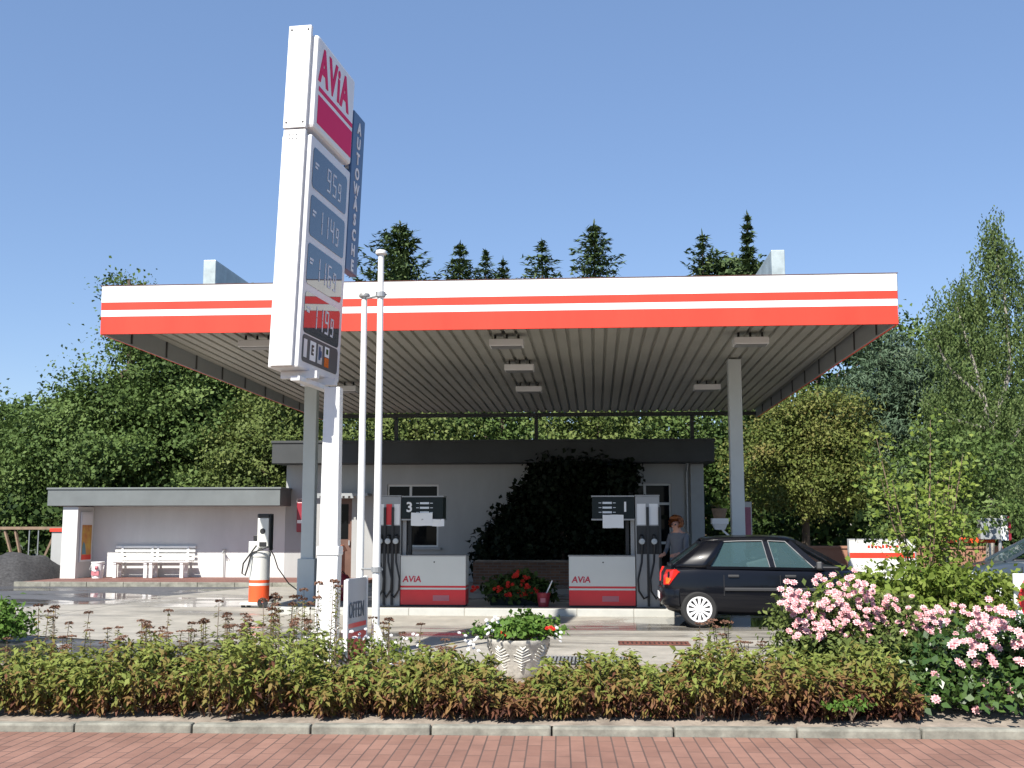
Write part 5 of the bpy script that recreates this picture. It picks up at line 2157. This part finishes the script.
# ================================================================== TREES
broadleaf('maple_tree', 'broad dark green maple behind the open shelter', (at(120, 520, 40).x, 40), [blob(142, 360, 40, 1.45), blob(140, 312, 41, .75, .8, .8), blob(118, 396, 39, 1.5), blob(165, 375, 39.5, 2.4), blob(62, 445, 39, 1.6), blob(90, 420, 39.5, 1.2), blob(190, 440, 38.5, 2.3), blob(110, 450, 38, 2.9, 2.4, 2.6), blob(165, 480, 38, 2.4, 2, 2.0), blob(60, 480, 38, 2.3, 2, 2.0), blob(225, 400, 40.5, 2.3), blob(130, 285, 41, .55, .5, .35)], 'lf_maple', 430, 215, .125, .47)
broadleaf('maple_tree', 'lower maple at the left edge behind the gravel heap', (at(0, 520, 42).x, 42), [blob(5, 437, 42, 1.3), blob(-30, 440, 42, 1.8), blob(20, 460, 41, 2.2), blob(-20, 480, 41, 2.4), blob(35, 500, 40.5, 1.6), blob(-60, 440, 42, 2.0)], 'lf_maple', 230, 175, .13, .47)
broadleaf('lime_tree', 'paler olive tree between the maple and the station building', (at(262, 520, 37).x, 37), [blob(255, 430, 37, 1.3), blob(285, 420, 37.5, 1.5), blob(240, 465, 36.5, 1.3), blob(275, 460, 36.5, 1.3), blob(255, 490, 36.2, 1.2), blob(310, 410, 37.5, 1.4), blob(225, 485, 36.5, .9), blob(330, 440, 37.5, 1.5)], 'lf_olive', 210, 135, .105, .35)
bx_ = at(200, 520, 44)
broadleaf('maple_tree', 'tall dark maple rising behind the left canopy corner', (at(225, 520, 45).x, 45), [blob(200, 375, 45, 2.3), blob(240, 360, 45, 2.6), blob(290, 400, 45, 2.4), blob(215, 420, 44, 2.8), blob(170, 350, 45, 1.3), blob(280, 460, 44, 2.6), blob(210, 480, 44, 2.4)], 'lf_dark', 260, 135, .15, .5)
for i, (px_, Y, lab) in enumerate(((415, 41, 'green tree seen over the building roof behind the left of the gap'), (505, 42, 'green tree seen over the middle of the building roof'), (600, 41, 'green tree seen over the building roof left of the rear post'), (690, 42, 'green tree seen over the right end of the building roof'))):
    broadleaf('hornbeam_tree', lab, (at(px_, 520, Y).x, Y), [blob(px_ - 30, 435, Y, 1.7), blob(px_ + 25, 430, Y, 1.8), blob(px_, 400, Y + .8, 1.9), blob(px_ - 25, 480, Y, 1.9), blob(px_ + 30, 480, Y, 1.9)], 'lf_maple' if i % 2 else 'lf_olive', 420, 30, .13, .3, group='trees behind the building roof')


def spruce(name, label, px_, py_top, Y, rmax, m='lf_spruce', dens=1.0, group='conifer tops behind the canopy', bushy=1.0):
    top = at(px_, py_top, Y)
    h = top.z
    t = thing(name, label, 'tree', (top.x, Y, 0), 0, group)
    b = MB()
    b.tube([(0, 0, -.05), (0, 0, h * .5), (0, 0, h)], [h * .016, h * .009, .012], 7)
    b.obj('trunk', 'bark', t, smooth=True)
    P, D, N, T = [], [], [], []
    z = h * .28
    while z < h - .1:
        f = (h - z) / h
        rr = rmax * min(1.0, (f / .33) ** .75) * (.85 + .3 * rnd.random())
        nb = max(5, int(9 * dens))
        for k in range(nb):
            a = 2 * math.pi * (k + rnd.random()) / nb
            ln = rr * rnd.uniform(.45, 1.2) * (1 + .22 * math.sin(a + px_ * .37) + .15 * math.sin(2.3 * a + z * 1.7))
            rise = .25 * bushy
            for s in range(int(5 + ln * 9 * dens)):
                q = rnd.random() ** .7
                r_ = q * ln
                zz = z + r_ * rise * (q - .55) - .12 * r_ + rnd.gauss(0, .06)
                sp_ = rnd.gauss(0, .13 + .1 * (1 - q)) * min(1, ln)
                P.append((r_ * math.cos(a) - sp_ * math.sin(a), r_ * math.sin(a) + sp_ * math.cos(a), zz))
                D.append((math.cos(a) + rnd.gauss(0, .5), math.sin(a) + rnd.gauss(0, .5), rnd.gauss(.05, .45)))
                N.append((rnd.gauss(0, .5), rnd.gauss(0, .5), 1))
                T.append(rnd.gauss(.3 + .3 * q, .18))
        z += .24 + .16 * rnd.random()
    for s in range(8):
        P.append((0, 0, h - .06 * s))
        D.append((rnd.gauss(0, .2), rnd.gauss(0, .2), 1))
        N.append((rnd.gauss(0, 1), rnd.gauss(0, 1), 0))
        T.append(.5)
    n_ = len(P)
    leaf_obj('crown', np.array(P), np.array(D), np.array(N), rng.uniform(.26, .46, n_), rng.uniform(.07, .13, n_), np.array(T), m, t, fold=.05)
    return t


spruce('spruce_tree', 'broad bushy dark conifer top right behind the price pylon', 400, 222, 50, 3.1, dens=2.0, bushy=2.2)
spruce('spruce_tree', 'ragged conifer top just right of the bushy conifer', 460, 243, 54, 2.4, dens=1.4)
spruce('spruce_tree', 'small slim conifer tip in the middle of the row', 486, 251, 55, 1.8)
spruce('spruce_tree', 'lowest conifer tip beside the slim one', 503, 258, 55, 1.9)
spruce('spruce_tree', 'wide spiky conifer top above the middle of the canopy', 542, 241, 54, 2.7, dens=1.1)
spruce('spruce_tree', 'tall pointed conifer with a thin leader above the canopy centre', 594, 221, 52, 2.5, dens=1.5)
spruce('spruce_tree', 'open branched conifer tip left of the tall slim spruce', 702, 232, 52, 2.2, dens=1.0)
spruce('spruce_tree', 'tall slim yellowish spruce tip beside the right roof beam', 747, 212, 48, .85, dens=1.3, m='lf_spruce')
broadleaf('scots_pine', 'rounded dark pine crown just above the canopy edge left of the right beam', (at(730, 520, 53).x, 53), [blob(725, 275, 53, 1.3, 1.3, .7), blob(745, 275, 53, 1.0, 1.0, .7), blob(738, 310, 53, 1.6, 1.5, .9)], 'lf_spruce', 260, 18, .22, .25)

# right side
broadleaf('blue_pine', 'blue green pine with layered limbs right of the canopy', (at(890, 520, 37).x, 37), [blob(885, 350, 37.0, 1.1, 1, .6), blob(900, 372, 36.8, 1.5, 1.2, .7), blob(862, 395, 36.6, 1.2, 1.1, .6), blob(925, 395, 36.8, 1.3, 1.1, .65), blob(880, 420, 36.4, 1.4, 1.1, .6), blob(845, 425, 36.8, .9, .9, .5), blob(925, 440, 36.4, 1.4, 1.1, .6), blob(890, 462, 36.2, 1.3, 1.1, .6), blob(950, 370, 37.4, .9, .9, .5), blob(915, 500, 36.2, 1.4, 1, .6)], 'lf_pine', 420, 90, .17, .22, wide=.22, inner=.3, up=.7)
broadleaf('oak_tree', 'dark leafy tree between the blue pine and the birch', (at(955, 520, 38).x, 38), [blob(925, 345, 38, 1.1), blob(955, 335, 38, 1.2), blob(985, 360, 38, 1.6), blob(950, 390, 37.5, 1.9), blob(1000, 420, 37.5, 2.0), blob(940, 450, 37, 1.9), blob(990, 490, 37, 2.0)], 'lf_maple', 220, 125, .13, .42)
broadleaf('oak_tree', 'dark tree filling the gap behind the right canopy edge', (at(820, 520, 40).x, 40), [blob(840, 370, 40, 1.6), blob(800, 420, 40, 1.8), blob(850, 430, 39.5, 1.9), blob(760, 450, 40, 1.7), blob(800, 490, 39.5, 2.0), blob(870, 490, 39.5, 2.0), blob(740, 490, 39.5, 1.6), blob(875, 350, 40, 1.2)], 'lf_dark', 230, 125, .14, .45)
broadleaf('hazel_shrub', 'large yellowing shrub right of the canopy post', (at(805, 520, 34).x, 34), [blob(785, 430, 34.0, 1.13, 1, .7), blob(825, 420, 34.0, 1.24, 1, .75), blob(760, 455, 33.8, 1.02, .9, .7), blob(805, 455, 33.5, 1.24, 1, .8), blob(845, 448, 33.8, 1.13, 1, .8), blob(770, 490, 33.5, 1.02, .9, .6), blob(820, 490, 33.2, 1.24, 1, .7), blob(858, 480, 33.5, 0.90, .8, .7), blob(790, 410, 34.3, 0.68, .6, .4)], 'lf_yellow', 300, 105, .095, .30, cat='shrub', wide=.6)
broadleaf('hazel_shrub', 'big light green shrub behind the sapling at right', (at(945, 520, 25).x, 25), [blob(905, 480, 25, .9, .9, .8), blob(945, 462, 25, 1.0, 1, .9), blob(985, 465, 25, 1.0, 1, .9), blob(925, 520, 24.6, .9, .9, .5), blob(970, 515, 24.6, 1.0, .9, .5), blob(1010, 500, 25, 1.1, 1, .8), blob(880, 515, 25, .6, .6, .6)], 'lf_maple', 230, 34, .095, .18, cat='shrub', wide=.65, inner=.25)

# weeping birch
B0 = at(985, 520, 28)
t = thing('birch_tree', 'tall weeping birch with white limbs at the right edge', 'tree', (B0.x, 28, 0))


def bl(px_, py_):
    p = at(px_, py_, 28)
    return Vector((p.x - B0.x, 0, p.z))


b = MB()
b.tube([bl(990, 560), bl(992, 470), bl(985, 400), bl(968, 345), bl(955, 300)], [.10, .075, .055, .035, .015], 9)
b.tube([bl(990, 440), bl(1010, 370), bl(1005, 300), bl(992, 230)], [.07, .055, .035, .012], 8)
b.tube([bl(992, 470), bl(1040, 400), bl(1050, 330), bl(1040, 270)], [.06, .045, .03, .015], 8)
b.tube([bl(985, 400), bl(950, 370), bl(930, 330)], [.06, .04, .012], 7)
b.tube([bl(990, 430), bl(955, 420), bl(920, 400)], [.06, .04, .012], 7)
b.obj('trunk', 'bark_birch', t, smooth=True)
P, D, N, T = [], [], [], []
anch = [(994, 226, .35), (1000, 250, .5), (992, 262, .5), (1015, 280, .7), (985, 290, .5), (1005, 310, .7), (960, 285, .5), (945, 305, .6), (970, 300, .5), (955, 330, .7), (985, 340, .7), (1010, 350, .9), (935, 330, .4), (950, 370, .7), (980, 385, .8), (1010, 400, .9), (930, 400, .5), (960, 420, .7), (1000, 440, .9), (1030, 330, .9), (1040, 290, .7), (1040, 400, 1.0), (975, 455, .7), (940, 445, .5), (1015, 470, .8), (1045, 470, 1.0), (990, 235, .3), (1010, 262, .4), (960, 480, .8), (1000, 500, .9), (1035, 440, 1.0), (930, 470, .6), (985, 420, .8), (1020, 425, .9), (945, 400, .7)]
for px_, py_, sp_ in anch:
    c = bl(px_, py_)
    for k in range(int(92 * sp_ + 12)):
        s = c + Vector((rnd.gauss(0, sp_ * .42), rnd.gauss(0, sp_ * .5), rnd.gauss(0, .22)))
        ln = rnd.uniform(.35, 1.25)
        dx, dy = rnd.gauss(0, .12), rnd.gauss(0, .12)
        tn = rnd.gauss(.5, .18)
        for j in range(int(ln * 16)):
            f = j / (ln * 16)
            P.append((s.x + dx * f * ln * 2 + rnd.gauss(0, .035), s.y + dy * f * ln * 2 + rnd.gauss(0, .035), s.z - f * ln + .1 * (1 - (1 - f) ** 2)))
            D.append((rnd.gauss(0, .5), rnd.gauss(0, .5), -1))
            N.append((rnd.gauss(0, .8), -.5 + rnd.gauss(0, .6), rnd.gauss(.3, .5)))
            T.append(tn + rnd.gauss(0, .12))
n_ = len(P)
leaf_obj('crown', np.array(P), np.array(D), np.array(N), rng.uniform(.06, .11, n_), rng.uniform(.035, .06, n_), np.array(T), 'lf_birch', t)

# dark mass of undergrowth and the wood behind everything
n_ = 16000
P = np.stack([rng.uniform(-34, 34, n_), rng.uniform(46, 62, n_), rng.uniform(0, 1, n_)], 1)
hh = 6.2 + 1.2 * np.sin(P[:, 0] * .7) + .8 * np.sin(P[:, 0] * 1.9 + 1)
P[:, 2] = P[:, 2] ** .7 * hh
D = rng.normal(size=(n_, 3))
N = rng.normal(size=(n_, 3)) * .5 + np.array([0, -.6, .6])
o = leaf_obj('woodland', P, D, N, .62, .5, rng.normal(.45, .25, n_), 'lf_dark')
tag(o, kind='stuff')
n_ = 9000
P = np.stack([np.where(rng.random(n_) < .45, rng.uniform(-30, -15, n_), rng.uniform(3.2, 22, n_)), np.where(rng.random(n_) < .5, 35.6, 35.9) + rng.uniform(0, 2.0, n_), rng.random(n_) * 2.6], 1)
D = rng.normal(size=(n_, 3))
N = rng.normal(size=(n_, 3)) * .5 + np.array([0, -.6, .6])
o = leaf_obj('undergrowth', P, D, N, .26, .2, rng.normal(.35, .25, n_), 'lf_dark')
tag(o, kind='stuff')
